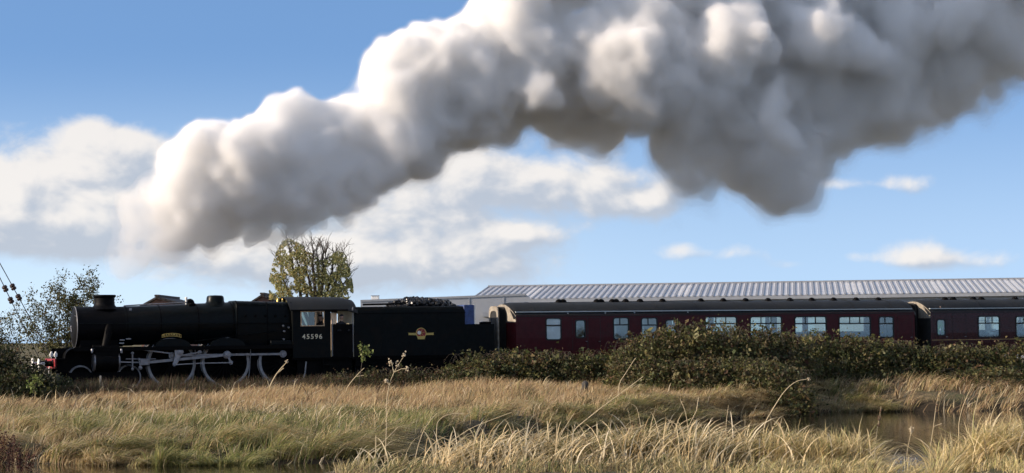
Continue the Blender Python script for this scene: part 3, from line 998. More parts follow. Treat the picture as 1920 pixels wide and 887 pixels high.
def build_tender():
    t0 = tt(664)
    off = (t0, 0, 0)
    T = empty('tender', tw(t0, 0), TH)
    tag(T, 'dark coal tender with gold and red crest behind the locomotive cab', 'tender')
    new = lambda: MB(off)
    tr, tm, te = tt(873), tt(890), tt(927)
    zt, zb, zl = hh(770, 574.5), hh(770, 668), hh(908, 607.5)
    hw = 1.25
    # lower tank with full width and lower rear, upper sides that curve in
    body = new()
    body.box(t0, te, -hw, hw, zb, zl)
    zk = hh(770, 587)
    def ring(t, f=1.0):
        a = [(-hw, zl - .01), (-hw, zk)]
        for k in range(1, 6):
            g = R(90 * k / 5)
            a.append((-hw + .22 * (1 - math.cos(g)), zk + (zt - zk) * math.sin(g)))
        return [(t, w, zl - .01 + (h - zl + .01) * f) for w, h in a + [(-w, h) for w, h in reversed(a)]]
    body.loft([ring(t0 + .02, .97), ring(t0 + .12), ring(tr - .1), ring(tr - .02, .98)])
    body = body.build('tank', 'tender_green', T)
    for z in (zk, hh(770, 667)):
        new().box(t0 + .02, tr if z == zk else te, -hw - .018, -hw + .005, z - .018, z + .018).build('beading', 'loco_black', body)
    for x in (716, 768, 822, 873):
        q = tt(x)
        new().box(q - .022, q + .022, -hw - .007, -hw + .002, zb + .02, (zk if x < 870 else zl) - .02).build('rivet_strip', 'tender_green', body)
    new().box(t0 - .03, t0 + .01, -1.2, 1.2, zb, zt - .12).build('sunlit_front_plate', 'cream_paint', T)  # bright cream puts sunlight into the plate's colour
    new().box(tr - .05, tm, -1.22, 1.22, zl - .02, hh(880, 571.5)).build('rear_coal_plate', 'blue_steel', T, bevel=.02)
    new().box(tm + .003, tm + .05, -1.2, -1.14, zl, hh(890, 571)).build('ladder_rail', 'white_paint', T)
    new().lathe((tt(910, 0), 0, zl - .01), (0, 0, 1), [(.26, 0), (.26, .1), (.1, .13)], 20).build('water_filler', 'loco_black', T)
    a = tp(662, 580)
    new().tube([(t0 - .05, -1.27, hh(662, 575)), (t0 - .05, -1.27, hh(662, 660))], .018, 6).build('grab_rail', 'steel', T)
    # running gear
    fr = new().box(t0 + .1, te - .05, -1.10, -1.06, .45, zb).box(t0 + .1, te - .05, 1.06, 1.10, .45, zb).box(t0, te, -1.2, 1.2, zb - .1, zb + .01)
    fr.box(t0 + .1, te - .1, -.55, .55, .25, zb - .1)
    fr.build('underframe', 'loco_black', T)
    for x in (700, 790, 885):
        q = tt(x)
        for w in (-.75, .75):
            wheel(T, 'tender_wheel', q, w, .64, 12, off)
        new().box(q - .16, q + .16, -1.24, -1.1, .5, .82).build('axle_box', 'loco_black', T, bevel=.03)
        new().prism([(q - .55, .95), (q + .55, .95), (q + .5, 1.02), (q, .86), (q - .5, 1.02)], -1.2, -1.12).build('leaf_spring', 'loco_black', T)
    st = new()
    for z in (.4, .8):
        st.box(t0, t0 + .4, -1.3, -1.1, z, z + .04)
    st.build('steps', 'loco_black', T)
    # crest on the tank side
    cx, czz = tp(789.5, 626, -hw)
    y0 = -hw - .010
    cr = new().lathe((cx, y0, czz + .03), (0, 1, 0), [(.23, 0), (.23, .008)], 36).build('crest_disc', 'red_paint', T)
    cr['label'] = 'red and gold wheel crest with side scrolls on the tender'
    new().lathe((cx, y0 - .004, czz + .03), (0, 1, 0), [(.235, 0), (.235, .006), (.205, .006), (.205, 0), (.235, 0)], 36, caps=False).build('crest_ring', 'gold_paint', cr)
    sc_ = new()
    for s in (-1, 1):
        sc_.prism([(cx + s * .22, czz - .055), (cx + s * .58, czz - .05), (cx + s * .55, czz - .005), (cx + s * .58, czz + .045), (cx + s * .22, czz + .04)], y0 - .003, y0 + .004)
    for k in range(6):
        a = R(k * 60 + 15)
        sc_.tube([(cx, y0 - .004, czz + .03), (cx + .2 * math.cos(a), y0 - .004, czz + .03 + .2 * math.sin(a))], .008, 4)
    sc_.prism([(cx - .19, czz - .10), (cx + .19, czz - .10), (cx + .15, czz - .23), (cx - .15, czz - .23)], y0 - .008, y0 - .003)
    sc_.build('crest_scroll', 'gold_paint', cr)
    lion = new().ball((cx - .085, y0 - .006, czz + .05), .085, .005, .085, 16, 8)
    lion.build('crest_lion', 'white_paint', cr)
    # coal
    bmv = MB((tt(728), 0, 0))
    rr = random.Random(3)
    for k in range(520):
        x = rr.uniform(729, 845)
        w = rr.uniform(-.85, .85)
        prof = np.interp(x, [728, 742, 760, 780, 800, 822, 838, 846], [570, 565, 560, 558, 560, 562, 565, 571])
        a = tp(x, prof, 0)
        h = a[1] - .22 * (abs(w) / .85) ** 2 - rr.uniform(0, .16)
        s = rr.uniform(.05, .13)
        n0 = len(bmv.v)
        bmv.ball((0, 0, 0), s, s * rr.uniform(.6, 1), s * rr.uniform(.6, 1), 6, 4)
        rot = Matrix.Rotation(rr.uniform(0, 6), 3, Vector((rr.random(), rr.random(), rr.random() + .1)).normalized())
        for i in range(n0, len(bmv.v)):
            v = rot @ (Vector(bmv.v[i]) * rr.uniform(.82, 1.12))
            bmv.v[i] = (v.x + a[0], v.y + w, v.z + h)
    q = tt(728)
    x0, x1 = tt(731, 0), tt(842, 0)
    hb = hh(780, 572, 0)
    bmv.loft([[(t, w, h) for w, h in ((-.95, zl), (-.9, hb - .12), (-.4, hb + z), (.4, hb + z), (.9, hb - .12), (.95, zl))] for t, z in ((x0, -.08), ((x0 * 2 + x1) / 3, .12), ((x0 + x1 * 2) / 3, .1), (x1, -.08))])
    o = bmv.build('coal', 'coal', smooth=False)
    o.location = tw(q, 0)
    o.rotation_euler = (0, 0, TH)
    tag(o, 'heap of black coal lumps piled on top of the tender', 'coal', kind='stuff')
    fr2 = new()
    for x in (665, 735):
        pass
    new().tube([(tt(670, 0), -.9, hh(670, 572, 0)), (tt(744, 0), -.9, hh(744, 570, 0))], .04, 8).build('fire_iron', 'loco_black', T)


build_tender()


# ------------------------------------------------------------------ carriages
def rr_ring(x0, x1, z0, z1, rad, n=5):
    pts = []
    for cx_, cz_, a0 in ((x1 - rad, z1 - rad, 0), (x0 + rad, z1 - rad, 90), (x0 + rad, z0 + rad, 180), (x1 - rad, z0 + rad, 270)):
        for k in range(n + 1):
            a = R(a0 + 90 * k / n)
            pts.append((cx_ + math.cos(a) * rad, cz_ + math.sin(a) * rad))
    return pts


def coach_side_w(h):
    """half width of the body at height h: slight tumblehome"""
    return np.interp(h, [.9, 1.3, 1.9, 2.6, 3.0], [1.335, 1.375, 1.40, 1.39, 1.365])


def build_coach(name, label, xa, xb, windows, doors, vents, paint, first, gold=None):
    ta, tb = tt(xa, -1.4), (tt(xb, -1.4) if xb < 2000 else tt(xa, -1.4) + 19.66)
    off = (ta, 0, 0)
    C = empty(name, tw(ta, 0), TH)
    tag(C, label, 'railway carriage', 'maroon carriages behind the tender')
    new = lambda: MB(off)
    zb, ze, ztop = hh(1000, 667, -1.4), hh(1300, 588.5, -1.38), hh(1300, 565, 0)
    # openings in track coordinates
    ops = []
    for (x0, x1, y0, y1, kind) in windows:
        w_ = -1.4
        a, z1 = tp(x0, y0, w_)
        b, z0 = tp(x1, y1, w_)
        ops.append((a, b, z0, z1, kind))
    z0s = sorted({round(o[2], 2) for o in ops} | {round(o[3], 2) for o in ops})
    ops = [(a, b, round(c, 2), round(d, 2), k) for a, b, c, d, k in ops]

    def wall(openings, sgn, m):
        ts = sorted({ta, tb} | {o[0] for o in openings} | {o[1] for o in openings})
        hs = sorted({zb, zb + .35, 1.9, ze - .1, ze} | {o[2] for o in openings} | {o[3] for o in openings})
        b = new()
        for i in range(len(ts) - 1):
            for j in range(len(hs) - 1):
                tm, hm = (ts[i] + ts[i + 1]) / 2, (hs[j] + hs[j + 1]) / 2
                if any(o[0] < tm < o[1] and o[2] < hm < o[3] for o in openings):
                    continue
                w0, w1 = coach_side_w(hs[j]), coach_side_w(hs[j + 1])
                vs = []
                for t in (ts[i], ts[i + 1]):
                    for wq, hq in ((w0, hs[j]), (w1, hs[j + 1])):
                        vs += [(t, sgn * wq, hq), (t, sgn * (wq - .07), hq)]
                b.add(vs, [(0, 4, 6, 2), (1, 3, 7, 5), (0, 2, 3, 1), (4, 5, 7, 6), (0, 1, 5, 4), (2, 6, 7, 3)])
        return b.build('body_side', m, C, angle=20)
    side = wall(ops, -1, paint)
    # far side: the corridor's long windows
    far = []
    q = ta + 1.0
    while q < tb - 1.6:
        far.append((q, q + 1.35, 2.02, 2.9, 'x'))
        q += 1.62
    wall(far, 1, paint)
    for a, b, c, d, k in far:
        new().box(a, b, 1.352, 1.358, c, d).build('far_window', 'window_glass', C, smooth=False)
    # near windows
    for a, b, c, d, kind in ops:
        ws = -coach_side_w((c + d) / 2)
        out = rr_ring(a - .035, b + .035, c - .035, d + .035, .11)
        inn = rr_ring(a + .02, b - .02, c + .02, d - .02, .085)
        f = new()
        n = len(out)
        vs = [(x, ws - .014, z) for x, z in out] + [(x, ws - .014, z) for x, z in inn] + [(x, ws + .04, z) for x, z in inn] + [(x, ws + .01, z) for x, z in out]
        fs = []
        for i in range(n):
            j = (i + 1) % n
            fs += [(i, j, j + n, i + n), (i + n, j + n, j + 2 * n, i + 2 * n), (j, i, i + 3 * n, j + 3 * n)]
        f.add(vs, fs)
        if kind in ('big', 'toilet', 'mid'):
            zd = d - (d - c) * .33
            f.box(a, b, ws - .016, ws + .03, zd - .028, zd + .028)
            if kind == 'big':
                for g in (.34, .66):
                    f.box(a + (b - a) * g - .018, a + (b - a) * g + .018, ws - .01, ws + .02, zd, d)
            elif kind == 'mid':
                f.box(a + (b - a) * .42 - .018, a + (b - a) * .42 + .018, ws - .01, ws + .02, zd, d)
        f = f.build('window_frame', 'rubber', C, angle=30)
        new().box(a + .01, b - .01, ws + .012, ws + .018, c + .01, d - .01).build('window_pane', 'frosted' if kind == 'toilet' else 'window_glass', f, smooth=False)
    # doors: shut lines, hinges and handles
    for (x0, x1) in doors:
        a, b = tt(x0, -1.4), tt(x1, -1.4)
        z0, z1 = zb + .12, ze - .12
        dm = new()
        for x in (a, b):
            hs = np.linspace(z0, z1, 8)
            dm.loft([[(x - .009, -coach_side_w(h) - .003, h), (x + .009, -coach_side_w(h) - .003, h), (x + .009, -coach_side_w(h) + .02, h), (x - .009, -coach_side_w(h) + .02, h)] for h in hs])
        w = -coach_side_w(z1)
        dm.box(a, b, w - .003, w + .02, z1 - .01, z1 + .01)
        dm = dm.build('door', 'rubber', C, smooth=False)
        new().tube([(b - .1, -1.42, 1.72), (b - .02, -1.44, 1.72)], .018, 6).build('door_handle', 'steel', dm)
        hg = new()
        for z in (1.25, 1.95, 2.6):
            hg.box(a - .03, a + .03, -coach_side_w(z) - .022, -coach_side_w(z), z, z + .08)
        hg.build('hinge', paint, dm)
    if gold:
        z = hh(1800, gold, -1.4)
        new().box(ta + .05, tb - .05, -coach_side_w(z) - .004, -coach_side_w(z) + .01, z - .012, z + .012).build('lining', 'gold_line', C, smooth=False)
    # roof
    hwr = float(coach_side_w(ze)) + .01
    def arc(e=0.0, drop=0.0):
        out = []
        for k in range(25):
            f = k / 24 * 2 - 1
            out.append((f * (hwr + e), ze - .03 + (ztop - ze + .03 + e) * (1 - abs(f) ** 2.4) - drop))
        return out
    rings = [[(t, w, h) for w, h in arc(0, d)] for t, d in ((ta - .1, .10), (ta + .02, .03), (ta + .2, .0), (tb - .2, .0), (tb - .02, .03), (tb + .1, .10))]
    rf = new().loft(rings, caps=False, closed=False)
    rf.loft([[(t, w * .985, h - .05) for t, w, h in r_] for r_ in rings], caps=False, closed=False)
    rf = rf.build('roof', 'coach_roof', C)
    new().box(ta, tb, -hwr - .003, -hwr + .02, ze - .06, ze - .034).build('gutter', 'rubber', rf, smooth=False)
    nrib = 10
    for k in range(nrib):
        t = ta + (k + .5) * (tb - ta) / nrib
        new().loft([[(t - .03, w, h) for w, h in arc(.002)], [(t - .03, w, h) for w, h in arc(.012)], [(t + .03, w, h) for w, h in arc(.012)], [(t + .03, w, h) for w, h in arc(.002)]], caps=False, closed=False).build('roof_strap', 'coach_roof', rf)
    for vx in vents:
        t = tt(vx, 0)
        new().ball((t, -.12, ztop - .01), .16, .16, .15, 14, 8).lathe((t, -.12, ztop - .02), (0, 0, 1), [(.2, 0), (.2, .03)], 14).build('roof_vent', 'loco_black', rf)
    # ends with bow and gangway
    for te_, d in ((ta, -1), (tb, 1)):
        n = 12
        rings = []
        hs = [zb, 1.3, 1.9, 2.6, ze - .03]
        rows = []
        for h in hs:
            hw = float(coach_side_w(h))
            rows.append([(te_ + d * .16 * (1 - (w / hw) ** 2), w, h) for w in np.linspace(-hw, hw, n + 1)])
        rows.append([(te_ + d * .16 * (1 - (w / hwr) ** 2), w, ze - .03 + (ztop - ze - .05) * (1 - abs(w / hwr) ** 2.4)) for w in np.linspace(-hwr, hwr, n + 1)])
        e = new()
        e.loft(rows[:4], caps=False, closed=False)
        e.build('end_panel', 'maroon' if d < 0 and first else 'rubber', C)
        e2 = new().loft(rows[3:], caps=False, closed=False).build('end_dome', 'coach_end' if d < 0 else 'rubber', C)
        g = new()
        gx0, gx1 = te_ + d * .14, te_ + d * .50
        lo, hi = sorted((gx0, gx1))
        top = hh(1000, 575, 0)
        for k in range(6):                           # folded bellows
            q0 = gx0 + d * .06 * k
            q1 = gx0 + d * (.06 * k + .03)
            a_ = rr_ring(-.56, .56, 1.05, top, .3)
            a2 = rr_ring(-.50, .50, 1.10, top - .06, .26)
            g.loft([[(q0, w, h) for w, h in a2], [(q1, w, h) for w, h in a_], [(q0 + d * .06, w, h) for w, h in a2]], caps=False)
        g = g.build('gangway', 'rubber', C)
        a_ = rr_ring(-.60, .60, 1.0, top + .03, .32)
        a2 = rr_ring(-.42, .42, 1.15, top - .18, .25)
        new().loft([[(gx1, w, h) for w, h in a_], [(gx1 + d * .05, w, h) for w, h in a_], [(gx1 + d * .05, w, h) for w, h in a2], [(gx1, w, h) for w, h in a2], [(gx1, w, h) for w, h in a_]], caps=False).build('gangway_face', 'coach_end' if first and d < 0 else 'rubber', g)
        new().box(min(gx1, gx1 + d * .02), max(gx1, gx1 + d * .02), -.42, .42, 1.15, top - .18).build('gangway_door', 'rubber', g, smooth=False)
        for w in (-.865, .865):
            new().lathe((te_, w, 1.05), (d, 0, 0), [(.11, 0), (.1, .35), (.06, .36), (.06, .5), (.22, .52), (.22, .55), (.05, .58)], 18).build('buffer', 'loco_black', C)
    # floor, ceiling, underframe, bogies
    new().box(ta + .05, tb - .05, -1.3, 1.3, zb + .12, zb + .2).build('floor', 'seat_cloth', C, smooth=False)
    new().box(ta + .05, tb - .05, -1.28, 1.28, 3.02, 3.06).build('ceiling', 'interior_cream', C, smooth=False)
    uf = new().box(ta + .1, tb - .1, -1.15, 1.15, .85, zb + .05)
    uf.box((ta + tb) / 2 - 2, (ta + tb) / 2 + 2, -.9, .9, .45, .85)
    uf.build('underframe', 'loco_black', C, smooth=False)
    for tq in (ta + 2.7, tb - 2.7):
        bg = new().box(tq - 1.7, tq + 1.7, -1.08, -1.0, .4, .75).box(tq - 1.7, tq + 1.7, 1.0, 1.08, .4, .75).box(tq - .3, tq + .3, -1.05, 1.05, .5, .85).build('bogie', 'loco_black', C)
        for dd in (-1.3, 1.3):
            for w in (-.75, .75):
                new().lathe((tq + dd, w, .457), (0, 1, 0), [(.1, -.1), (.12, -.04), (.36, -.02), (.40, -.06), (.457, -.06), (.457, .06), (.1, .06)], 32).build('wheel', 'tyre_steel', bg)
    # seats and partitions seen through the glass
    k = 0
    bigs = [o for o in ops if o[4] == 'big']
    for a, b, c, d, kind in bigs:
        for tq in (a - .12, b + .12):
            for w0, w1 in ((-1.25, -.35), (.35, 1.25)):
                new().box(tq - .07, tq + .07, w0, w1, zb + .2, c + .28).build('seat_back', 'seat_cloth', C, bevel=.05)
        tm = (a + b) / 2
        new().box(tm - .35, tm + .35, -1.3, -.5, c - .14, c - .11).build('table', 'interior_cream', C, smooth=False)
    if first:
        tq = tt(1290, -1.4)
        new().box(ta + .1, tq, .32, .36, zb + .2, 3.0).build('corridor_partition', 'interior_cream', C, smooth=False)
        for x in (1065, 1135, 1190, 1290):
            new().box(tt(x) - .02, tt(x) + .02, -1.3, .32, zb + .2, 3.0).build('compartment_wall', 'interior_cream', C, smooth=False)
        o = [o for o in ops if o[4] != 'toilet']
        for (a, b, c, d, kd) in o[:3]:
            new().prism([(a + .01, c), (a + (b - a) * .3, c), (a + (b - a) * .22, d), (a + .01, d)], -1.26, -1.22).build('curtain', 'curtain', C)
    return C


W1 = [(1024, 1052, 597, 636.5, 'toilet'), (1079.5, 1097.5, 601, 633, 'door'), (1150.5, 1179, 596.5, 635.5, 'mid'), (1203, 1232.5, 596.5, 635.5, 'mid'),
      (1248.5, 1268, 600.5, 632.5, 'door')] + [(x, x + 59, 594.5, 632, 'big') for x in (1322.5, 1407, 1490.5, 1573.5)] + [(1648.5, 1675.5, 594.5, 632, 'mid')]
build_coach('railway_carriage', 'first maroon carriage, coupled directly behind the tender', 968, 1716, W1, [(1074, 1102), (1103, 1126), (1243, 1273), (1684, 1711)],
            [1047, 1055, 1118, 1126, 1147, 1154, 1172, 1199, 1241] + [1313, 1355, 1397, 1439, 1480, 1521, 1562, 1604, 1646], 'maroon', True)
W2 = [(1757, 1772.5, 599.5, 628.5, 'door'), (1834, 1874.5, 593.5, 631.5, 'big'), (1905, 1946, 593.5, 631.5, 'big'), (1978, 2018, 593.5, 631.5, 'big'), (2050, 2090, 593.5, 631.5, 'big')]
build_coach('railway_carriage', 'second maroon carriage with thin gold line, following the first carriage', 1746, 2600, W2, [(1752, 1777), (1787, 1812)],
            [1771, 1786, 1824, 1839, 1902, 1960, 2020], 'maroon_deep', False, gold=637)


def passenger(x, w, label, cloth, sitting, rz, **k):
    make_person(tw(tt(x, w), w, 1.35 if not sitting else 1.38), TH + rz, sitting, cloth, label, **k)


passenger(1763.5, -.98, 'person in green high-visibility vest at second carriage door window', 'hivis', False, R(-25), lean=.1, vest='hivis')
passenger(1853, -1.0, 'passenger in pale top sitting at the second carriage window', 'cloth_pale', True, R(85))
passenger(1913, -1.0, 'dark-clothed passenger at the window on the picture edge, second carriage', 'cloth_blue', True, R(85))
passenger(1440, -.9, 'dark figure standing behind a window of the first carriage', 'cloth_dark', False, R(60))


# ------------------------------------------------------------------ buildings beyond the line
def build_shed():
    ang = R(-7)
    E = at(1380, 555.5, 205)
    ridge = at(1380, 532.5, 217)
    run, rise = ridge[1] - E[1], ridge[2] - E[2]
    S = empty('industrial_shed', (E[0], E[1], 0.5), ang)
    tag(S, 'long low industrial shed with ribbed pale metal roof behind the carriages', 'shed')
    ze, zr = E[2] - .5, ridge[2] - .5
    a0, step, n = -23.7, .555, 112
    a1 = a0 + n * step
    MB().box(a0 + .3, a1 - .3, .35, 2 * run - .35, 0, ze - .3).build('wall', 'wall_metal', S, smooth=False)
    for g in (a0 + .3, a1 - .3):
        MB().prism([(.35, ze - .3), (2 * run - .35, ze - .3), (run, zr - .25)], g - .05, g + .05)
    MB().loft([[(g, .35, ze - .31), (g, 2 * run - .35, ze - .31), (g, run, zr - .15)] for g in (a0 + .3, a1 - .3)]).build('gable_wall', 'wall_metal', S, smooth=False)
    MB().box(a0, a1, -.16, .05, ze - .30, ze - .02).build('eaves_gutter', 'wall_dark', S, smooth=False)
    MB().box(a0, a1, .30, .345, ze - 2.4, ze - 2.2).build('wall_rail', 'wall_dark', S, smooth=False)
    sl = math.atan2(rise, run)
    ln = math.hypot(run, rise)
    pm = MB().box(.0, step - .012, 0, ln, 0, .05)
    pm.prism([(step * .62, .05), (step * .70, .085), (step * .76, .085), (step * .84, .05)], .0, ln)
    p0 = pm.build('roof_panel', 'roof_metal', S, smooth=False)
    sm = MB().prism([(-.06, .045), (-.04, .12), (.04, .12), (.06, .045)], -.06, ln).build('seam', 'seam_shade_metal', p0, smooth=False)
    light = {8, 9, 33, 34, 60, 61, 62, 74, 75, 86, 87, 97, 98}
    for k in range(n):
        p = p0 if k == 0 else p0.copy()
        if k:
            col.objects.link(p)
            q = sm.copy()
            col.objects.link(q)
            q.parent = p
        p.location = (a0 + k * step, 0, ze)
        p.rotation_euler = (sl, 0, 0)
    lm = MB().box(.02, step - .03, ln * .12, ln * .86, .052, .075).build('rooflight', 'roof_light', S, smooth=False)
    first = True
    for k in sorted(light):
        q = lm if first else lm.copy()
        if not first:
            col.objects.link(q)
        first = False
        q.location = (a0 + k * step, 0, ze)
        q.rotation_euler = (sl, 0, 0)
    MB().loft([[(a, run, zr), (a, 2 * run, ze), (a, 2 * run, ze - .05), (a, run, zr - .05)] for a in (a0, a1)]).build('rear_roof', 'roof_metal', S, smooth=False)
    MB().box(a0, a1, run - .2, run + .2, zr + .03, zr + .20).build('ridge_cap', 'seam_shade_metal', S, smooth=False)

    # grey block in front of its left end
    d = 188
    pts = [at(x, y, d) for x, y in ((676, 563.5), (985, 551.5), (996, 561))]
    base = 0.5
    B = empty('warehouse_block', (pts[0][0], d, base))
    tag(B, 'plain grey clad warehouse block with slightly sloping top beside the ribbed shed', 'building')
    poly = [(p[0] - pts[0][0], p[2] - base) for p in pts]
    poly = [(0, 0)] + poly + [(poly[-1][0] + .02, 0)]
    MB().prism(poly, 0, 11).build('wall', 'wall_metal', B, smooth=False)
    fl = [(0, poly[1][1] - .12), (poly[2][0], poly[2][1] - .12), (poly[2][0], poly[2][1] + .05), (0, poly[1][1] + .05)]
    MB().prism(fl, -.06, 11.06).build('parapet_trim', 'wall_dark', B, smooth=False)
    xs = [p[0] for p in pts]
    for f in (.22, .45, .66, .87):
        x = poly[2][0] * f
        z = poly[1][1] + (poly[2][1] - poly[1][1]) * f
        MB().box(x - .03, x + .03, -.035, .01, 0, z - .13).build('cladding_joint', 'wall_dark', B, smooth=False)
    q0, q1 = at(905, 585, d - .5), at(990, 596, d - .5)
    MB().prism([(q0[0] - pts[0][0], q0[2] - base), (q1[0] - pts[0][0] - 1.2, q1[2] - base + .1), (q1[0] - pts[0][0], q1[2] - base - .35), (q0[0] - pts[0][0], q0[2] - base - .35)], -.5, -.02).build('canopy', 'wall_dark', B, smooth=False)
    # white unit on its roof
    a, b = at(696.5, 563, 192), at(710.5, 555, 192)
    U = MB((a[0], 192, a[2])).box(a[0], b[0], 191.7, 192.5, a[2] - .25, b[2])
    U = U.build('roof_unit', 'white_paint', smooth=False, bevel=.02, loc=(a[0], 192, a[2]))
    tag(U, 'small white box unit on the roof above the tender', 'vent unit')
    MB().box(-.03, b[0] - a[0] + .03, -.33, .53, b[2] - a[2] + .002, b[2] - a[2] + .05).build('lid', 'wall_dark', U, smooth=False)

    def house(px, d, label, depth):
        l, apex, r_ = [at(x, y, d) for x, y in px]
        H = empty('house', (apex[0], d, .5))
        tag(H, label, 'house')
        x0, x1, ax = l[0] - apex[0], r_[0] - apex[0], 0
        z0, z1, zp = l[2] - .5, r_[2] - .5, apex[2] - .5
        MB().prism([(x0 + .25, 0), (x0 + .25, z0 - .1), (ax, zp - .15), (x1 - .25, z1 - .1), (x1 - .25, 0)], 0, depth).build('wall', 'brick_wall', H, smooth=False)
        rf = MB().prism([(x0, z0 - .1), (x0, z0), (ax, zp), (ax, zp - .14)], -.25, depth + .2)
        rf.prism([(x1, z1 - .1), (x1, z1), (ax, zp), (ax, zp - .14)], -.25, depth + .2)
        rf = rf.build('roof', 'roof_tile', H, smooth=False)
        for k in range(6):
            f = (k + .5) / 6
            MB().box(x1 * f - .03, x1 * f + .03, -.28, -.252, z1 * f + zp * (1 - f) - .18, z1 * f + zp * (1 - f)).build('verge_tile', 'roof_tile', rf, smooth=False)
        MB().box(-.14, .14, -.3, depth + .25, zp - .03, zp + .1).build('ridge_tile', 'roof_tile', rf, smooth=False)
        MB().box(-.6, .6, -.03, .0, zp - 2.4, zp - 1.3).build('window', 'wall_dark', H, smooth=False)
        return H
    house([(258, 576), (295, 555.5), (352, 572)], 150, 'dark gabled roof showing over the boiler, between chimney and dome', 9)
    h2 = house([(460, 572), (492, 551.5), (522, 566)], 158, 'small dark gabled roof just in front of the tall tree', 8)


build_shed()


# ------------------------------------------------------------------ leaves
def leaves(P, size, tint, rng, aspect=.6, up=0.0):
    """one diamond of four corners for each leaf, folded a little along its rib"""
    n = len(P)
    a = rng.normal(0, 1, (n, 3))
    a[:, 2] += up
    a /= np.linalg.norm(a, axis=1, keepdims=True)
    b = np.cross(a, rng.normal(0, 1, (n, 3)))
    b /= np.linalg.norm(b, axis=1, keepdims=True)
    c = np.cross(a, b)
    s = (size * rng.uniform(.6, 1.4, n))[:, None]
    V = np.stack([P - a * s * .5, P + b * s * aspect * .5 + c * s * .08, P + a * s * .5, P - b * s * aspect * .5 + c * s * .08], 1).reshape(-1, 3)
    Q = np.arange(n * 4).reshape(n, 4)
    return V, Q, np.repeat(tint, 4, 0)


def pick(palette, weights, n, rng, jit=.25):
    pal = np.array(palette)
    w = np.array(weights, float)
    i = rng.choice(len(pal), n, p=w / w.sum())
    return np.clip(pal[i] * rng.uniform(1 - jit, 1 + jit, (n, 1)), 0, 1)


def wob3(P, s):
    x, y, z = P[:, 0] * s, P[:, 1] * s, P[:, 2] * s
    return (np.sin(x * 1.7 + 1.3 * np.sin(y * 1.1 + z)) + np.sin(y * 2.1 + 1.7 * np.sin(z * 1.3 + x * .7)) + np.sin(z * 1.9 + 1.1 * np.sin(x * 1.4 - y))) / 3


BRAMBLE = [(.090, .108, .036), (.050, .066, .024), (.210, .195, .065), (.130, .090, .045), (.130, .060, .036), (.320, .290, .150)]


def bush(label, lumps, n, seed, weights, size=.095, name='bramble_bush', canes=14, deep=.8):
    """lumps: (picture x, picture y of the top, depth, half width m, half depth m). leaves fill the outer layer of each mound"""
    rng = np.random.default_rng(seed)
    mounds = []
    for x, y, d, rx, ry in lumps:
        p = at(x, y, d)
        g = float(ground_z(p[0], d))
        mounds.append((p[0], d, g - .1, rx, ry, max(.35, (p[2] - g + .1) * .965)))
    M = np.array(mounds)
    root = empty(name, (M[:, 0].mean(), M[:, 1].mean(), M[:, 2].min() + .1))
    org = np.array(root.location)
    area = M[:, 3] * M[:, 5]
    per = 11
    leaf_n, n = n, n // per
    k = rng.choice(len(M), n, p=area / area.sum())
    dv = rng.normal(0, 1, (n, 3))
    dv[:, 2] = np.abs(dv[:, 2])
    dv[:, 1] -= .35
    dv /= np.linalg.norm(dv, axis=1, keepdims=True)
    r = 1.06 - np.abs(rng.normal(0, .15, n))
    r = r + .16 * wob3(dv * 3 + M[k, :3] * .7, 1.6) + .08 * wob3(dv * 9 + M[k, :3], 1.5)
    sprig = rng.random(n) < .07
    r = np.where(sprig, r + rng.uniform(0, .24, n), r)
    P = M[k, :3] + dv * r[:, None] * M[k, 3:6]
    w = np.array(weights, float)
    c = np.repeat(pick(BRAMBLE, w, n, rng, .35), per, 0) * .55 + pick(BRAMBLE, w, n * per, rng) * .45
    run = rng.normal(0, 1, (n, 3)) * np.array([.16, .12, .07])
    P = np.repeat(P, per, 0) + np.repeat(run, per, 0) * rng.normal(0, 1, (n * per, 1)) + rng.normal(0, .055, (n * per, 3))
    patch = wob3(P, 1.3)
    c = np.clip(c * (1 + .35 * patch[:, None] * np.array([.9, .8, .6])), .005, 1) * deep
    V, Q, T = leaves(P - org, size * np.exp(rng.normal(-.08, .38, len(P))), c, rng, .7)
    link('foliage', np_mesh('foliage', V, Q, tint=T), 'leaf', root)['kind'] = 'stuff'
    b = MB()
    rr = random.Random(seed)
    for j in range(canes * 2):
        m = mounds[rr.randrange(len(mounds))]
        a = rr.uniform(0, math.tau)
        base = np.array([m[0] + rr.uniform(-.5, .5) * m[3], m[1] + rr.uniform(-.3, .3) * m[4], m[2]])
        e = np.array([math.cos(a) * m[3] * .8, -abs(math.sin(a)) * m[4] * .8, 0])
        pts = [base + e * f + np.array([0, 0, m[5] * 1.05 * math.sin(f * 2.2)]) - org for f in np.linspace(0, 1, 12)]
        b.tube(pts, [.012 - .008 * q / 11 for q in range(12)], 5)
    b.build('canes', 'twig', root)['kind'] = 'stuff'
    tag(root, label, 'bush', 'brambles along the line')
    return root


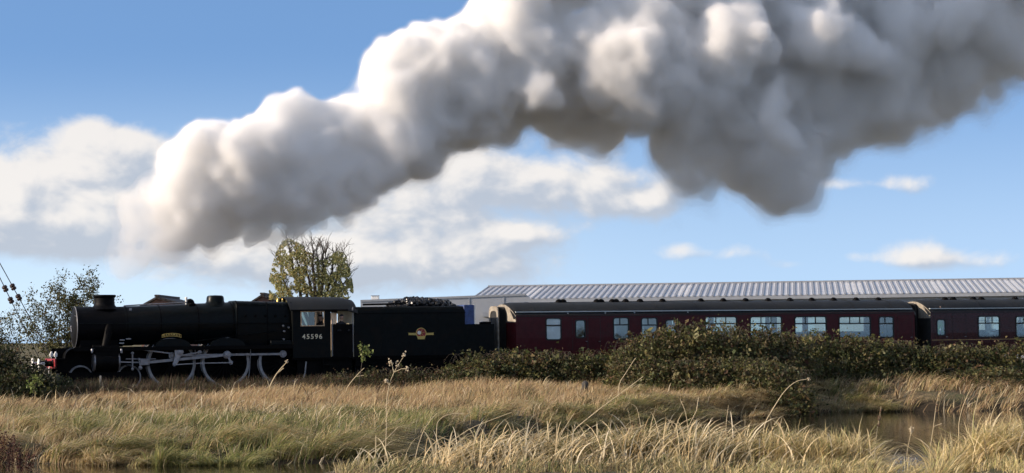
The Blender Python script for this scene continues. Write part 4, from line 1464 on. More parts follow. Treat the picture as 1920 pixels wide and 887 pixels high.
def build_bushes():
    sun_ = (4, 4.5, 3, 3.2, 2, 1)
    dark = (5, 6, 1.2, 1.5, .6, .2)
    bush('low dark bramble bank in front of the tender end and first carriage', [(850, 690, 95, 1.3, 1.2), (900, 664, 95.5, 1.4, 1.4), (945, 657, 96, 1.2, 1.3), (985, 662, 96, 1.2, 1.3)], 17000, 21, (3, 5, 3, 2, 1.5, .5))
    bush('dark low bramble below the windows near the front of the first carriage', [(1030, 660, 96.5, 1.2, 1.3), (1085, 660, 96.5, 1.2, 1.3), (1130, 662, 96.5, 1.1, 1.2), (1165, 656, 96, 1.0, 1.2)], 15000, 22, (3, 6, 2, 2, 2, .3))
    bush('tallest yellow-green bramble hump, hiding the door of the first carriage', [(1190, 640, 94, 1.2, 1.5), (1235, 618, 94, 1.5, 1.7), (1290, 611, 94, 1.7, 1.8), (1335, 613, 94, 1.5, 1.6), (1245, 676, 92.4, 1.5, 1.2), (1320, 676, 91.8, 1.5, 1.2)], 40000, 23, sun_, canes=26)
    bush('broad olive bramble below the large windows of the first carriage', [(1385, 618, 94.5, 1.5, 1.6), (1430, 622, 95, 1.4, 1.6), (1475, 628, 95.5, 1.4, 1.5), (1395, 672, 92, 1.6, 1.4), (1440, 680, 90.3, 1.2, 1.2), (1482, 694, 89.6, .9, 1.0)], 33000, 24, sun_, canes=20)
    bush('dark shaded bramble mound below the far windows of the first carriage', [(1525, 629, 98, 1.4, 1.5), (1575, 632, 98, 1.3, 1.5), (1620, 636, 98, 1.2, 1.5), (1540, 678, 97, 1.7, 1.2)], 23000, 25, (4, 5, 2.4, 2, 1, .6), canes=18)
    bush('bramble under the gap between the two carriages', [(1665, 640, 98.5, 1.2, 1.4), (1705, 648, 98.5, 1.2, 1.4), (1745, 652, 98.5, 1.1, 1.4), (1660, 690, 97.5, 1.8, 1.2)], 19000, 26, (4, 4, 3, 2, 1, .6))
    bush('sunlit bramble with bent sprays below the second carriage', [(1790, 646, 98.5, 1.1, 1.4), (1830, 652, 98.5, 1.2, 1.4), (1880, 646, 98.5, 1.3, 1.5), (1930, 645, 98.5, 1.3, 1.5), (1990, 640, 99, 1.6, 1.5), (1850, 690, 96.5, 2.0, 1.3)], 27000, 27, sun_, canes=20)
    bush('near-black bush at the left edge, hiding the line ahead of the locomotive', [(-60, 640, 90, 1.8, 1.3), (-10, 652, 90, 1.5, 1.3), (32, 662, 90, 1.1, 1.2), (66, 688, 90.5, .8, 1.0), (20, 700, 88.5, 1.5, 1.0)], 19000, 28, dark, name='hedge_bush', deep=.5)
    bush('small ragged green bush in front of the leading bogie wheel', [(105, 706, 91, .7, .7), (138, 716, 91, .6, .6), (165, 722, 91, .5, .5)], 4500, 29, (6, 3, 3, 1, .5, .4), size=.07, canes=8)
    bush('dim weedy shrub at the rail foot under the tender', [(640, 700, 94, 1.0, .7), (700, 694, 94.5, 1.0, .8), (760, 690, 95, 1.1, .8), (815, 694, 95, 1.0, .8)], 9500, 30, (2, 6, 1, 3, 2, .3), size=.07)


build_bushes()


# ------------------------------------------------------------------ trees
def branchy(mb, tips, p, d, ln, r, depth, rr, spread, gravity=0.0):
    q = p
    pts, rs = [p], [r]
    for k in range(3):
        d = (d + Vector((rr.gauss(0, .12), rr.gauss(0, .12), rr.gauss(0, .08) - gravity))).normalized()
        q = q + d * (ln / 3)
        pts.append(q)
        rs.append(r * (1 - .4 * (k + 1) / 3))
    mb.tube(pts, rs, 5 if depth < 3 else 4, caps=False)
    if depth <= 2:
        tips += pts[1:]
    if depth == 0:
        return
    for k in range(rr.choice((2, 3, 3))):
        a = Vector((rr.gauss(0, 1), rr.gauss(0, 1), rr.gauss(0, .6))).normalized()
        dd = (d + a * spread).normalized()
        branchy(mb, tips, pts[rr.choice((1, 2, 3, 3))], dd, ln * rr.uniform(.55, .8), r * .55, depth - 1, rr, spread, gravity)


def build_trees():
    # tall many-stemmed tree behind the cab
    d = 132
    rr = random.Random(5)
    rng = np.random.default_rng(5)
    b0 = at(590, 640, d)
    g = float(ground_z(b0[0], d))
    root = empty('poplar_tree', (b0[0], d, g))
    tag(root, 'tall upright tree with bare middle stems and yellowing leaves behind the cab', 'tree')
    org = Vector((b0[0], d, g))
    tr = MB()
    stems = [((588, 640), (566, 560), (548, 500), (538, 448), .13), ((590, 640), (575, 555), (560, 500), (556, 462), .11), ((592, 640), (583, 550), (574, 500), (571, 466), .12),
             ((594, 640), (590, 550), (587, 500), (586, 464), .15), ((597, 640), (597, 550), (596, 500), (594, 463), .11), ((600, 640), (603, 550), (605, 500), (604, 464), .14),
             ((602, 640), (613, 550), (622, 505), (628, 475), .11), ((604, 640), (625, 550), (638, 505), (641, 472), .11), ((606, 640), (632, 560), (648, 525), (653, 500), .09),
             ((586, 640), (550, 570), (530, 520), (522, 480), .10), ((596, 640), (600, 545), (610, 500), (612, 470), .09)]
    tips = []
    pts_all = []
    for i, (a, b, c, e, r) in enumerate(stems):
        dz = rr.uniform(-1.0, 1.0)
        P = [Vector(at(x, y, d + dz * f)) - org for (x, y), f in ((a, 0), (b, .6), (c, .9), (e, 1))]
        fine = []
        for k in range(3):
            for s in range(4):
                fine.append(P[k].lerp(P[k + 1], s / 4) + Vector((rr.gauss(0, .03), rr.gauss(0, .03), 0)))
        fine.append(P[3])
        tr.tube(fine, [r * (1 - .82 * k / len(fine)) for k in range(len(fine))], 6)
        for k in range(5, len(fine)):
            for q in range(3):
                dd = Vector((rr.gauss(0, .5), rr.gauss(0, .5), 1)).normalized()
                branchy(tr, tips, fine[k], dd, rr.uniform(.35, .8), .018, 1, rr, .5)
    tr.build('trunk', 'bark', root)
    # leaves: dense to both sides, thin over the bare middle stems
    n = 27000
    X = rng.uniform(505, 662, n)
    top = np.interp(X, [505, 515, 527, 540, 552, 562, 575, 590, 604, 615, 628, 640, 648, 655, 662], [520, 480, 455, 446, 452, 456, 466, 480, 488, 484, 474, 466, 478, 498, 535])
    Y = top + (562 - top) * rng.random(n) ** .9
    keep = np.interp(X, [505, 520, 545, 565, 578, 592, 606, 618, 632, 650, 662], [.5, .85, 1, .9, .6, .4, .5, .9, 1, 1, .7])
    cl = wob3(np.stack([X * .10, Y * .10, X * 0], 1), 1.0) + .55 * wob3(np.stack([X * .28, Y * .28, X * 0 + 3], 1), 1.0)
    ok = (rng.random(n) < keep) & (cl > -.30 + rng.normal(0, .18, n))
    X, Y = X[ok], Y[ok]
    P = np.array([at(x, y, d + dd) for x, y, dd in zip(X, Y, rng.normal(0, 1.0, len(X)))]) - np.array(org)
    left = X < 592
    pa = pick([(.22, .205, .075), (.16, .165, .062), (.27, .20, .085), (.10, .11, .045)], (4, 3, 2, 2), len(X), rng)
    pb = pick([(.14, .15, .06), (.20, .195, .08), (.09, .10, .045), (.26, .235, .10)], (4, 3, 2, 1.6), len(X), rng)
    V, Q, T = leaves(P, .10, np.clip(np.where(left[:, None], pa, pb) * 1.35, 0, .6), rng, .75)
    link('crown', np_mesh('crown', V, Q, tint=T), 'leaf', root)['kind'] = 'stuff'

    # thorn tree ahead of the locomotive and a small neighbour
    def thorn(px, d, stems, nleaf, seed, label, xr, yr):
        rr = random.Random(seed)
        rng = np.random.default_rng(seed)
        b0 = at(px[0], px[1], d)
        g = float(ground_z(b0[0], d))
        root = empty('thorn_tree', (b0[0], d, g))
        tag(root, label, 'tree', 'thorn trees ahead of the locomotive')
        org = Vector((b0[0], d, g))
        mb = MB()
        tips = []
        for (x, y), r in stems:
            e = Vector(at(x, y, d + rr.uniform(-.8, .8))) - org
            s = Vector((rr.uniform(-.2, .2), rr.uniform(-.2, .2), 0))
            mid = s.lerp(e, .5) + Vector((rr.gauss(0, .15), 0, .2))
            ps = [s, s.lerp(mid, .5), mid, mid.lerp(e, .5), e]
            mb.tube(ps, [r, r * .85, r * .65, r * .4, r * .15], 6)
            for k in range(1, 5):
                for q in range(3):
                    dd = ((e - s).normalized() + Vector((rr.gauss(0, .6), rr.gauss(0, .6), rr.gauss(.1, .5)))).normalized()
                    branchy(mb, tips, ps[k], dd, rr.uniform(.4, .85), r * .32, 2, rr, .75)
        mb.build('trunk', 'twig', root)
        T_ = np.array([tuple(t) for t in tips])
        i = rng.integers(0, len(T_), nleaf)
        P = T_[i] + rng.normal(0, .11, (nleaf, 3))
        c = pick([(.11, .115, .045), (.06, .068, .028), (.19, .17, .08), (.09, .06, .03)], (4, 3, 2, 1), nleaf, rng)
        V, Q, T = leaves(P, .10, c, rng, .7)
        link('crown', np_mesh('crown', V, Q, tint=T), 'leaf', root)['kind'] = 'stuff'
    thorn((118, 662), 112, [((140, 545), .06), ((112, 560), .05), ((84, 590), .05), ((165, 556), .05), ((128, 575), .05), ((66, 612), .04), ((150, 590), .05), ((178, 575), .04), ((98, 600), .04)], 12500, 41,
          'thin backlit thorn tree with few leaves behind the smokebox front', 0, 0)
    thorn((-6, 668), 108, [((22, 628), .04), ((5, 622), .04), ((-20, 615), .05), ((30, 640), .03), ((-45, 630), .04)], 2600, 42, 'small leafy thorn at the left edge under the stay wires', 0, 0)


build_trees()


# ------------------------------------------------------------------ pole and stay wires
def build_wires():
    d = 106
    a1, b1 = at(0, 521, d), at(52, 628, d)
    a2, b2 = at(0, 494, d), at(64, 610, d)
    dirv = (a2 - b2) / np.linalg.norm(a2 - b2)
    tops = []
    for nm, (a, b), marks, lab in (('stay_wire', (a1, b1), ((9.5, 541), (20.5, 563)), 'lower stay wire with two dark insulators at the left edge'),
                                   ('stay_wire', (a2, b2), ((23.7, 538), (34, 557.5)), 'upper stay wire with two dark insulators at the left edge')):
        dv = a - b
        g = float(ground_z(b[0], d))
        foot = b - dv * ((b[2] - g) / dv[2])
        top = b + dv * 2.3
        tops.append(top)
        W = MB(tuple(foot)).tube([tuple(foot), tuple(b), tuple(top)], .022, 5).build(nm, 'cable', loc=tuple(foot))
        tag(W, lab, 'wire', 'stay wires')
        for x, y in marks:
            p = at(x, y, d)
            f = (p[2] - foot[2]) / dv[2]
            p = foot + dv * f
            u = dv / np.linalg.norm(dv)
            MB(tuple(foot)).lathe(tuple(p - u * .16), tuple(u), [(.03, 0), (.11, .02), (.13, .10), (.09, .15), (.13, .20), (.11, .29), (.03, .32)], 12).build('insulator', 'insulator', W)
    top = (tops[0] + tops[1]) / 2
    g = float(ground_z(top[0], d))
    P = MB((top[0], d, g)).lathe((top[0], d, g - .3), (0, 0, 1), [(.15, 0), (.11, top[2] - g + .8)], 14)
    P = P.build('utility_pole', 'bark', loc=(top[0], d, g))
    tag(P, 'wooden utility pole that the two stay wires run up to', 'pole')
    for k, t in enumerate(tops):
        MB((top[0], d, g)).tube([tuple(t), (top[0], d, t[2])], .02, 5).build('wire_clamp', 'cable', P)
    # pale post beside the leading bogie and a grey stone by the brambles
    p = at(188.5, 729, 92)
    h = at(188.5, 704, 92)[2]
    g = float(ground_z(p[0], 92))
    o = MB((p[0], 92, g)).prism([(p[0] - .035, g - .1), (p[0] + .035, g - .1), (p[0] + .035, h - .03), (p[0], h), (p[0] - .035, h - .03)], 91.96, 92.03).build('marker_post', 'post_grey', loc=(p[0], 92, g))
    tag(o, 'thin pale post standing in the grass below the locomotive cylinder', 'post')
    p = at(1097, 719, 90)
    tp_ = at(1097, 711, 90)
    g = float(ground_z(p[0], 90))
    s = MB((p[0], 90, g))
    hq = tp_[2] - g
    s.lathe((p[0], 90, g - .1), (0, 0, 1), [(.13, 0), (.14, hq * .4), (.15, hq * .75), (.135, hq * .92), (.09, hq + .0), (.04, hq + .04), (.01, hq + .05)], 14)
    for i, v in enumerate(s.v):
        v = Vector(v)
        k = 1 + .12 * math.sin(v.x * 19 + v.z * 7) * math.cos(v.z * 13)
        s.v[i] = (p[0] + (v.x - p[0]) * k, 90 + (v.y - 90) * k, v.z)
    o = s.build('marker_stone', 'stone_grey', loc=(p[0], 90, g))
    tag(o, 'grey round-topped stone standing at the edge of the dark brambles', 'stone')


build_wires()


# ------------------------------------------------------------------ grass and reeds
def blades(B, h, w, lean, tint, rng, seg=2, droop=.0):
    """tapering bent strips. lean: horizontal travel of the tip as a share of the height"""
    n = len(B)
    phi = rng.uniform(-1.3, 1.9, n)
    wd = np.stack([np.cos(phi), np.sin(phi), np.zeros(n)], 1) * (w / 2)[:, None]
    ll = np.linalg.norm(lean, axis=1)
    rows = []
    for k in range(seg + 1):
        s = k / seg
        up = h * (s * (1 - .28 * np.minimum(ll, 1.5) * s ** 1.5) - droop * s ** 3)
        p = B + np.concatenate([lean * (h * s ** 1.7)[:, None], up[:, None]], 1)
        if k < seg:
            f = 1 - .55 * s
            rows += [p - wd * f, p + wd * f]
        else:
            rows += [p]
    V = np.stack(rows, 1)
    m = V.shape[1]
    o = (np.arange(n) * m)[:, None]
    quads = [o + np.array([[2 * k, 2 * k + 1, 2 * k + 3, 2 * k + 2]]) for k in range(seg - 1)]
    tris = o + np.array([[2 * seg - 2, 2 * seg - 1, 2 * seg]])
    Q = np.concatenate(quads) if quads else None
    return V.reshape(-1, 3), Q, tris, np.repeat(tint, m, 0)


STRAW, PINK, GREEN, OLIVE, BROWN, PALE = (.50, .38, .20), (.49, .335, .20), (.185, .225, .070), (.33, .31, .125), (.15, .095, .05), (.64, .53, .33)


def build_grass():
    rng = np.random.default_rng(77)
    # ---- the field across the water
    n = 17000
    d = 56 + 44 * rng.random(n) ** .85
    x = (rng.random(n) * 2 - 1) * (d * .232 + 1.5)
    fe = far_edge(x)
    w = -(x - TO[0]) * TS + (d - TO[1]) * TC
    ok = (d > fe - .4) & (w < -2.6) & (rng.random(n) > .8 * sstep(d - fe, 7, 2))
    x, d, fe, w = x[ok], d[ok], fe[ok], w[ok]
    edge = sstep(d - fe, 7, .3)                     # 1 at the water, 0 in the field
    tall = .48 + .13 * noise2(x, d, 3.1, 1) + .08 * noise2(x, d, 1.1, 2) + .22 * edge
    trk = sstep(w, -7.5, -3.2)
    tall = tall * (1 + .1 * noise2(x, d, 8, 5))
    px = 960 + FPX * x / d
    per = 17
    K = np.repeat(np.arange(len(x)), per)
    N_ = len(K)
    rad = np.abs(rng.normal(0, .17, N_)) + .01
    an = rng.uniform(0, math.tau, N_)
    bx, by = x[K] + np.cos(an) * rad, d[K] + np.sin(an) * rad
    B = np.stack([bx, by, ground_z(bx, by) - .02], 1)
    h = np.clip(tall[K] * rng.uniform(.55, 1.25, N_), .12, 1.3)
    wind = .38 + .25 * noise2(x, d, 5, 6)[K] + .25 * edge[K]
    lean = np.stack([np.cos(an) * .30 + wind, np.sin(an) * .30 - .15 * edge[K]], 1) + rng.normal(0, .16, (N_, 2))
    # colour of the tufts: straw and pinkish bents at the back, greener tussocks towards the water
    gmask = np.clip(.62 + .8 * noise2(x, d, 5.5, 7) + .45 * noise2(x, d, 2.2, 3), 0, 1)
    front = sstep(d, 86, 70)
    gp = at(285, 770, 70)
    gmask = np.maximum(gmask, 1.6 * np.exp(-((x - gp[0]) / 1.1) ** 2 - ((d - 70) / 3.5) ** 2))
    rightdry = sstep(px, 900, 1250)
    pg = np.clip(front * gmask * 1.15 * (1 - .35 * rightdry), 0, .92)[K]
    track_dark = trk[K] * .75  # share of dark brown blades, rising towards the track
    u = rng.random(N_)
    c = pick([STRAW, PINK, PALE, BROWN, OLIVE], (4, 5, 1.0, .8, .8), N_, rng)
    cg = pick([GREEN, OLIVE, STRAW, (.11, .14, .048)], (4, 4, 1.2, 2), N_, rng)
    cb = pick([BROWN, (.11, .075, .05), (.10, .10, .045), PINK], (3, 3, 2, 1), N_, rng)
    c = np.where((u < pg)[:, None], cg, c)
    c = np.where((rng.random(N_) < track_dark)[:, None], cb, c)
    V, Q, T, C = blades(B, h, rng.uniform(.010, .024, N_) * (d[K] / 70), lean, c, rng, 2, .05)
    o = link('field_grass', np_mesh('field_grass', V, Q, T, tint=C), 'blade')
    tag(o, 'wind-bent straw and green grass of the field before the railway', 'grass', kind='stuff')

    # ---- broader stems and dark rush tufts scattered through the field
    n = 11000
    d = 57 + 40 * rng.random(n) ** .9
    x = (rng.random(n) * 2 - 1) * (d * .232 + 1)
    ok = (d > far_edge(x) + .2) & (-(x - TO[0]) * TS + (d - TO[1]) * TC < -4.5)
    x, d = x[ok], d[ok]
    n = len(x)
    B = np.stack([x, d, ground_z(x, d)], 1)
    h = rng.uniform(.35, .85, n) * (1 + .2 * noise2(x, d, 2, 3))
    lean = np.stack([rng.normal(.55, .5, n), rng.normal(0, .3, n)], 1)
    c = pick([PALE, (.72, .62, .44), STRAW, BROWN, (.10, .075, .045)], (4, 3, 3, 2, 2), n, rng)
    V1, Q1, T1, C1 = blades(B, h, rng.uniform(.020, .042, n) * d / 70, lean, c, rng, 3, .15)
    m = 620
    td = 57 + 33 * rng.random(m)
    tx = (rng.random(m) * 2 - 1) * (td * .232 + 1)
    ok = (td > far_edge(tx) + .2) & (noise2(tx, td, 3.0, 4) > -.1)
    tx, td = tx[ok], td[ok]
    K = np.repeat(np.arange(len(tx)), 46)
    n = len(K)
    an = rng.uniform(0, math.tau, n)
    bx, by = tx[K] + np.cos(an) * .12, td[K] + np.sin(an) * .12
    B = np.stack([bx, by, ground_z(bx, by)], 1)
    size = rng.uniform(.4, .85, len(tx))
    lean = np.stack([np.cos(an) * .5 + .35, np.sin(an) * .4], 1) + rng.normal(0, .2, (n, 2))
    c = pick([(.075, .090, .035), (.055, .062, .028), (.13, .12, .05), (.10, .07, .04)], (4, 3, 2, 2), n, rng)
    V2, Q2, T2, C2 = blades(B, size[K] * rng.uniform(.6, 1.1, n), rng.uniform(.012, .026, n), lean, c, rng, 3, .15)
    o = link('rushes', np_mesh('rushes', np.concatenate([V1, V2]), np.concatenate([Q1, Q2 + len(V1)]), np.concatenate([T1, T2 + len(V1)]), tint=np.concatenate([C1, C2])), 'blade')
    tag(o, 'dark rush tufts and broad pale stems scattered through the field', 'rushes', kind='stuff')

    # ---- tall tussocks along the far water edge
    n = 1650
    x = rng.uniform(-16, 15, n)
    fe = far_edge(x)
    d = fe + .1 + np.abs(rng.normal(0, 2.6, n))
    ok = (noise2(x, d, 1.5, 5) + .5 * noise2(x, d, .7, 3) + rng.normal(0, .2, n)) > -.12
    x, d, fe = x[ok], d[ok], fe[ok]
    n = len(x)
    per = 70
    K = np.repeat(np.arange(n), per)
    N_ = len(K)
    an = rng.uniform(0, math.tau, N_)
    rad = np.abs(rng.normal(0, .11, N_))
    bx, by = x[K] + np.cos(an) * rad, d[K] + np.sin(an) * rad
    B = np.stack([bx, by, np.maximum(ground_z(bx, by), -.05) - .02], 1)
    size = (.66 + .22 * noise2(x, d, 1.6, 2)) * rng.uniform(.45, 1.4, n)
    h = np.clip(size[K] * rng.uniform(.55, 1.3, N_), .15, 1.35)
    tl = np.stack([.75 + .35 * noise2(x, d, 2.5, 4) + rng.normal(0, .5, n), -.3 + rng.normal(0, .4, n)], 1)
    lean = tl[K] + np.stack([np.cos(an), np.sin(an)], 1) * .28 + rng.normal(0, .13, (N_, 2))
    g = np.clip(.5 + .6 * noise2(x, d, 3.0, 1) + .3 * noise2(x, d, 1.0, 6) - .3 * sstep(x, 0, 8) + rng.normal(0, .2, n), .05, .95)[K]
    c = np.where((rng.random(N_) < g)[:, None], pick([(.25, .28, .09), (.38, .35, .14), (.13, .155, .058)], (3, 4, 2), N_, rng), pick([STRAW, PALE, BROWN], (5, 3, 1.2), N_, rng))
    V, Q, T, C = blades(B, h, rng.uniform(.012, .030, N_), lean, c, rng, 3, .34)
    o = link('bank_grass', np_mesh('bank_grass', V, Q, T, tint=C), 'blade')
    tag(o, 'long drooping tussock grass hanging over the far water edge', 'grass', kind='stuff')

    # ---- dark weeds at the foot of the track
    n = 34000
    t = rng.uniform(-24, 4, n)
    w = -1.75 - 4.4 * rng.random(n) ** 1.25
    q = np.stack([TO[0] + t * TC - w * TS, TO[1] + t * TS + w * TC], 1)
    B = np.concatenate([q, (ground_z(q[:, 0], q[:, 1]) - .02)[:, None]], 1)
    h = np.clip((.72 + .28 * noise2(q[:, 0], q[:, 1], 1.4, 2)) * rng.uniform(.4, 1.3, n), .08, 1.0)
    c = pick([(.05, .037, .025), (.08, .042, .03), (.045, .054, .024), (.18, .125, .08), (.11, .11, .045)], (4, 3, 3, 1.3, 1), n, rng)
    V, Q, T, C = blades(B, h, rng.uniform(.012, .03, n), rng.normal(0, .3, (n, 2)) + np.array([.2, 0]), c, rng, 2)
    o = link('trackside_weeds', np_mesh('trackside_weeds', V, Q, T, tint=C), 'blade')
    tag(o, 'dark reddish weeds growing along the foot of the track', 'weeds', kind='stuff')

    # ---- reeds and rank grass of the near bank
    cl = []
    for x0, x1, y0, y1, cnt, hm in ((640, 860, 51.0, 53.4, 60, .45), (800, 1000, 50.5, 54.0, 165, .75), (980, 1260, 50.5, 54.6, 210, .85), (1230, 1470, 50.5, 54.5, 190, .85),
                                    (1440, 1640, 50.0, 53.6, 230, .92), (1620, 1640, 49.0, 51.0, 12, .40), (1750, 1960, 50.0, 53.6, 270, 1.0), (1960, 2300, 49, 54, 130, 1.0), (640, 2200, 45, 50, 300, .45)):
        X = rng.uniform(x0, x1, cnt)
        D = rng.uniform(y0, y1, cnt)
        D = np.where((np.abs(X - 1690) < 62) & (D > 46.5), 42, D)
        cl.append(np.stack([(X - 960) / FPX * D, D, np.full(cnt, hm)], 1))
    cl = np.concatenate(cl)
    per = 34
    K = np.repeat(np.arange(len(cl)), per)
    N_ = len(K)
    x, d = cl[:, 0], cl[:, 1]
    an = rng.uniform(0, math.tau, N_)
    rad = np.abs(rng.normal(0, .16, N_))
    bx, by = x[K] + np.cos(an) * rad, d[K] + np.sin(an) * rad
    B = np.stack([bx, by, np.maximum(ground_z(bx, by), -.1) - .02], 1)
    h = np.clip(cl[K, 2] * rng.uniform(.45, 1.12, N_) * ((1 + .2 * noise2(x, d, .9, 2)) * rng.uniform(.5, 1.3, len(cl)))[K], .15, 1.5)
    tl = np.stack([.42 + .3 * noise2(x, d, 1.8, 3) + rng.normal(0, .42, len(cl)), rng.normal(0, .35, len(cl))], 1)
    lean = tl[K] + np.stack([np.cos(an) * .32, np.sin(an) * .32], 1) + rng.normal(0, .16, (N_, 2))
    wild = rng.random(N_) < .16
    lean = np.where(wild[:, None], rng.normal(0, .8, (N_, 2)), lean)
    pxx = 960 + FPX * bx / by
    gold = np.interp(pxx, [640, 1000, 1300, 1450, 1600, 1920], [.35, .30, .35, .65, .8, .85])
    c1 = pick([(.68, .55, .27), (.74, .62, .36), (.54, .42, .20), (.44, .42, .17)], (4, 3, 3, 2), N_, rng)
    c2 = pick([(.24, .19, .10), (.17, .17, .065), (.30, .24, .13), (.13, .075, .045), (.11, .14, .05)], (4, 3, 3, 1.5, 2), N_, rng)
    c = np.where((rng.random(N_) < gold)[:, None], c1, c2)
    V, Q, T, C = blades(B, h, rng.uniform(.010, .026, N_), lean, c, rng, 3, .15)
    o = link('rank_grass', np_mesh('rank_grass', V, Q, T, tint=C), 'blade')
    tag(o, 'yellow rank grass clumps on the near bank along the picture bottom', 'grass', kind='stuff')
    # leafy undergrowth between the clumps
    n = 9000
    X = rng.uniform(900, 1480, n)
    D = rng.uniform(51, 54.4, n)
    bx = (X - 960) / FPX * D
    P = np.stack([bx, D, np.maximum(ground_z(bx, D), 0) + np.abs(rng.normal(0, .33, n))], 1)
    keep = noise2(bx, D, .8, 6) > -.15
    P = P[keep]
    V, Q, T = leaves(P, .06, pick([(.075, .095, .03), (.17, .16, .06), (.15, .08, .045), (.05, .06, .022), (.30, .26, .13)], (4, 3, 2, 2, 1.5), len(P), rng), rng)
    o = link('undergrowth', np_mesh('undergrowth', V, Q, tint=T), 'leaf')
    tag(o, 'low leafy tangle among the dry stems on the near bank', 'undergrowth', kind='stuff')
    # dry reeds, arching
    n = 900
    sel = [(820, 1300, 420, .6), (1300, 1640, 260, .6), (640, 900, 120, 1.0), (800, 1020, 420, 1.15), (1000, 1300, 360, 1.3), (1280, 1480, 240, 1.25), (1480, 1640, 190, 1.05), (1600, 1725, 70, .85), (1750, 1930, 300, 1.25)]
    X = np.concatenate([rng.uniform(a, b, c_) for a, b, c_, _ in sel])
    H = np.concatenate([np.full(c_, hm) for a, b, c_, hm in sel])
    n = len(X)
    D = rng.uniform(49.4, 54.2, n)
    bx = (X - 960) / FPX * D
    B = np.stack([bx, D, np.maximum(ground_z(bx, D), -.1)], 1)
    h = H * rng.uniform(.55, 1.15, n)
    lean = np.stack([rng.normal(.5, .65, n), rng.normal(0, .35, n)], 1)
    c = pick([(.78, .66, .42), (.70, .56, .33), (.55, .41, .22), (.82, .72, .52)], (4, 4, 2, 2), n, rng, .15)
    V, Q, T, C = blades(B, h, rng.uniform(.020, .046, n), lean, c, rng, 6, .18)
    o = link('dry_reeds', np_mesh('dry_reeds', V, Q, T, tint=C), 'blade')
    tag(o, 'pale dry reed stems arching in tangles on the near bank', 'reeds', kind='stuff')


build_grass()


# single stems that stand out of the grass
mat('straw_stem', (.56, .46, .29), .7, var=.15, scale=5)
mat('seed_brown', (.16, .10, .06), .9, var=.3, scale=9)
mat('seed_pale', (.48, .40, .28), .9, var=.2, scale=9)


def stem(label, px, d, r=.013, head=None, twigs=(), name='dry_stem', m='straw_stem', group='single dry stems'):
    P = [at(x, y, d) for x, y in px]
    g = float(max(ground_z(P[0][0], d), -.05))
    base = np.array([P[0][0], d, min(g, P[0][2])])
    org = tuple(base)
    pts = [base - np.array([0, 0, .05])] + P if P[0][2] - g > .03 else P
    # smooth the line
    cur = np.array(pts)
    for _ in range(2):
        a, b = cur[:-1] * .75 + cur[1:] * .25, cur[:-1] * .25 + cur[1:] * .75
        cur = np.concatenate([cur[:1], np.stack([a, b], 1).reshape(-1, 3), cur[-1:]])
    n = len(cur)
    o = MB(org).tube([tuple(p) for p in cur], [r * (.78 if d < 60 else 1) * (1 - .55 * k / n) for k in range(n)], 6).build(name, m, loc=org)
    tag(o, label, 'plant stem', group)
    for tw_ in twigs:
        q = [at(x, y, d) for x, y in tw_]
        MB(org).tube([tuple(p) for p in q], r * .6, 5).build('side_twig', m, o)
    hs = head or []
    for x, y, s, mm in hs:
        p = at(x, y, d)
        b = MB(org)
        rr = random.Random(int(x * 7 + y))
        for k in range(9):
            b.ball((p[0] + rr.gauss(0, s * .5), p[1] + rr.gauss(0, s * .4), p[2] + rr.gauss(0, s * .6)), s * .38, s * .38, s * .45, 6, 4)
        b.build('seed_head', mm, o)
    return o


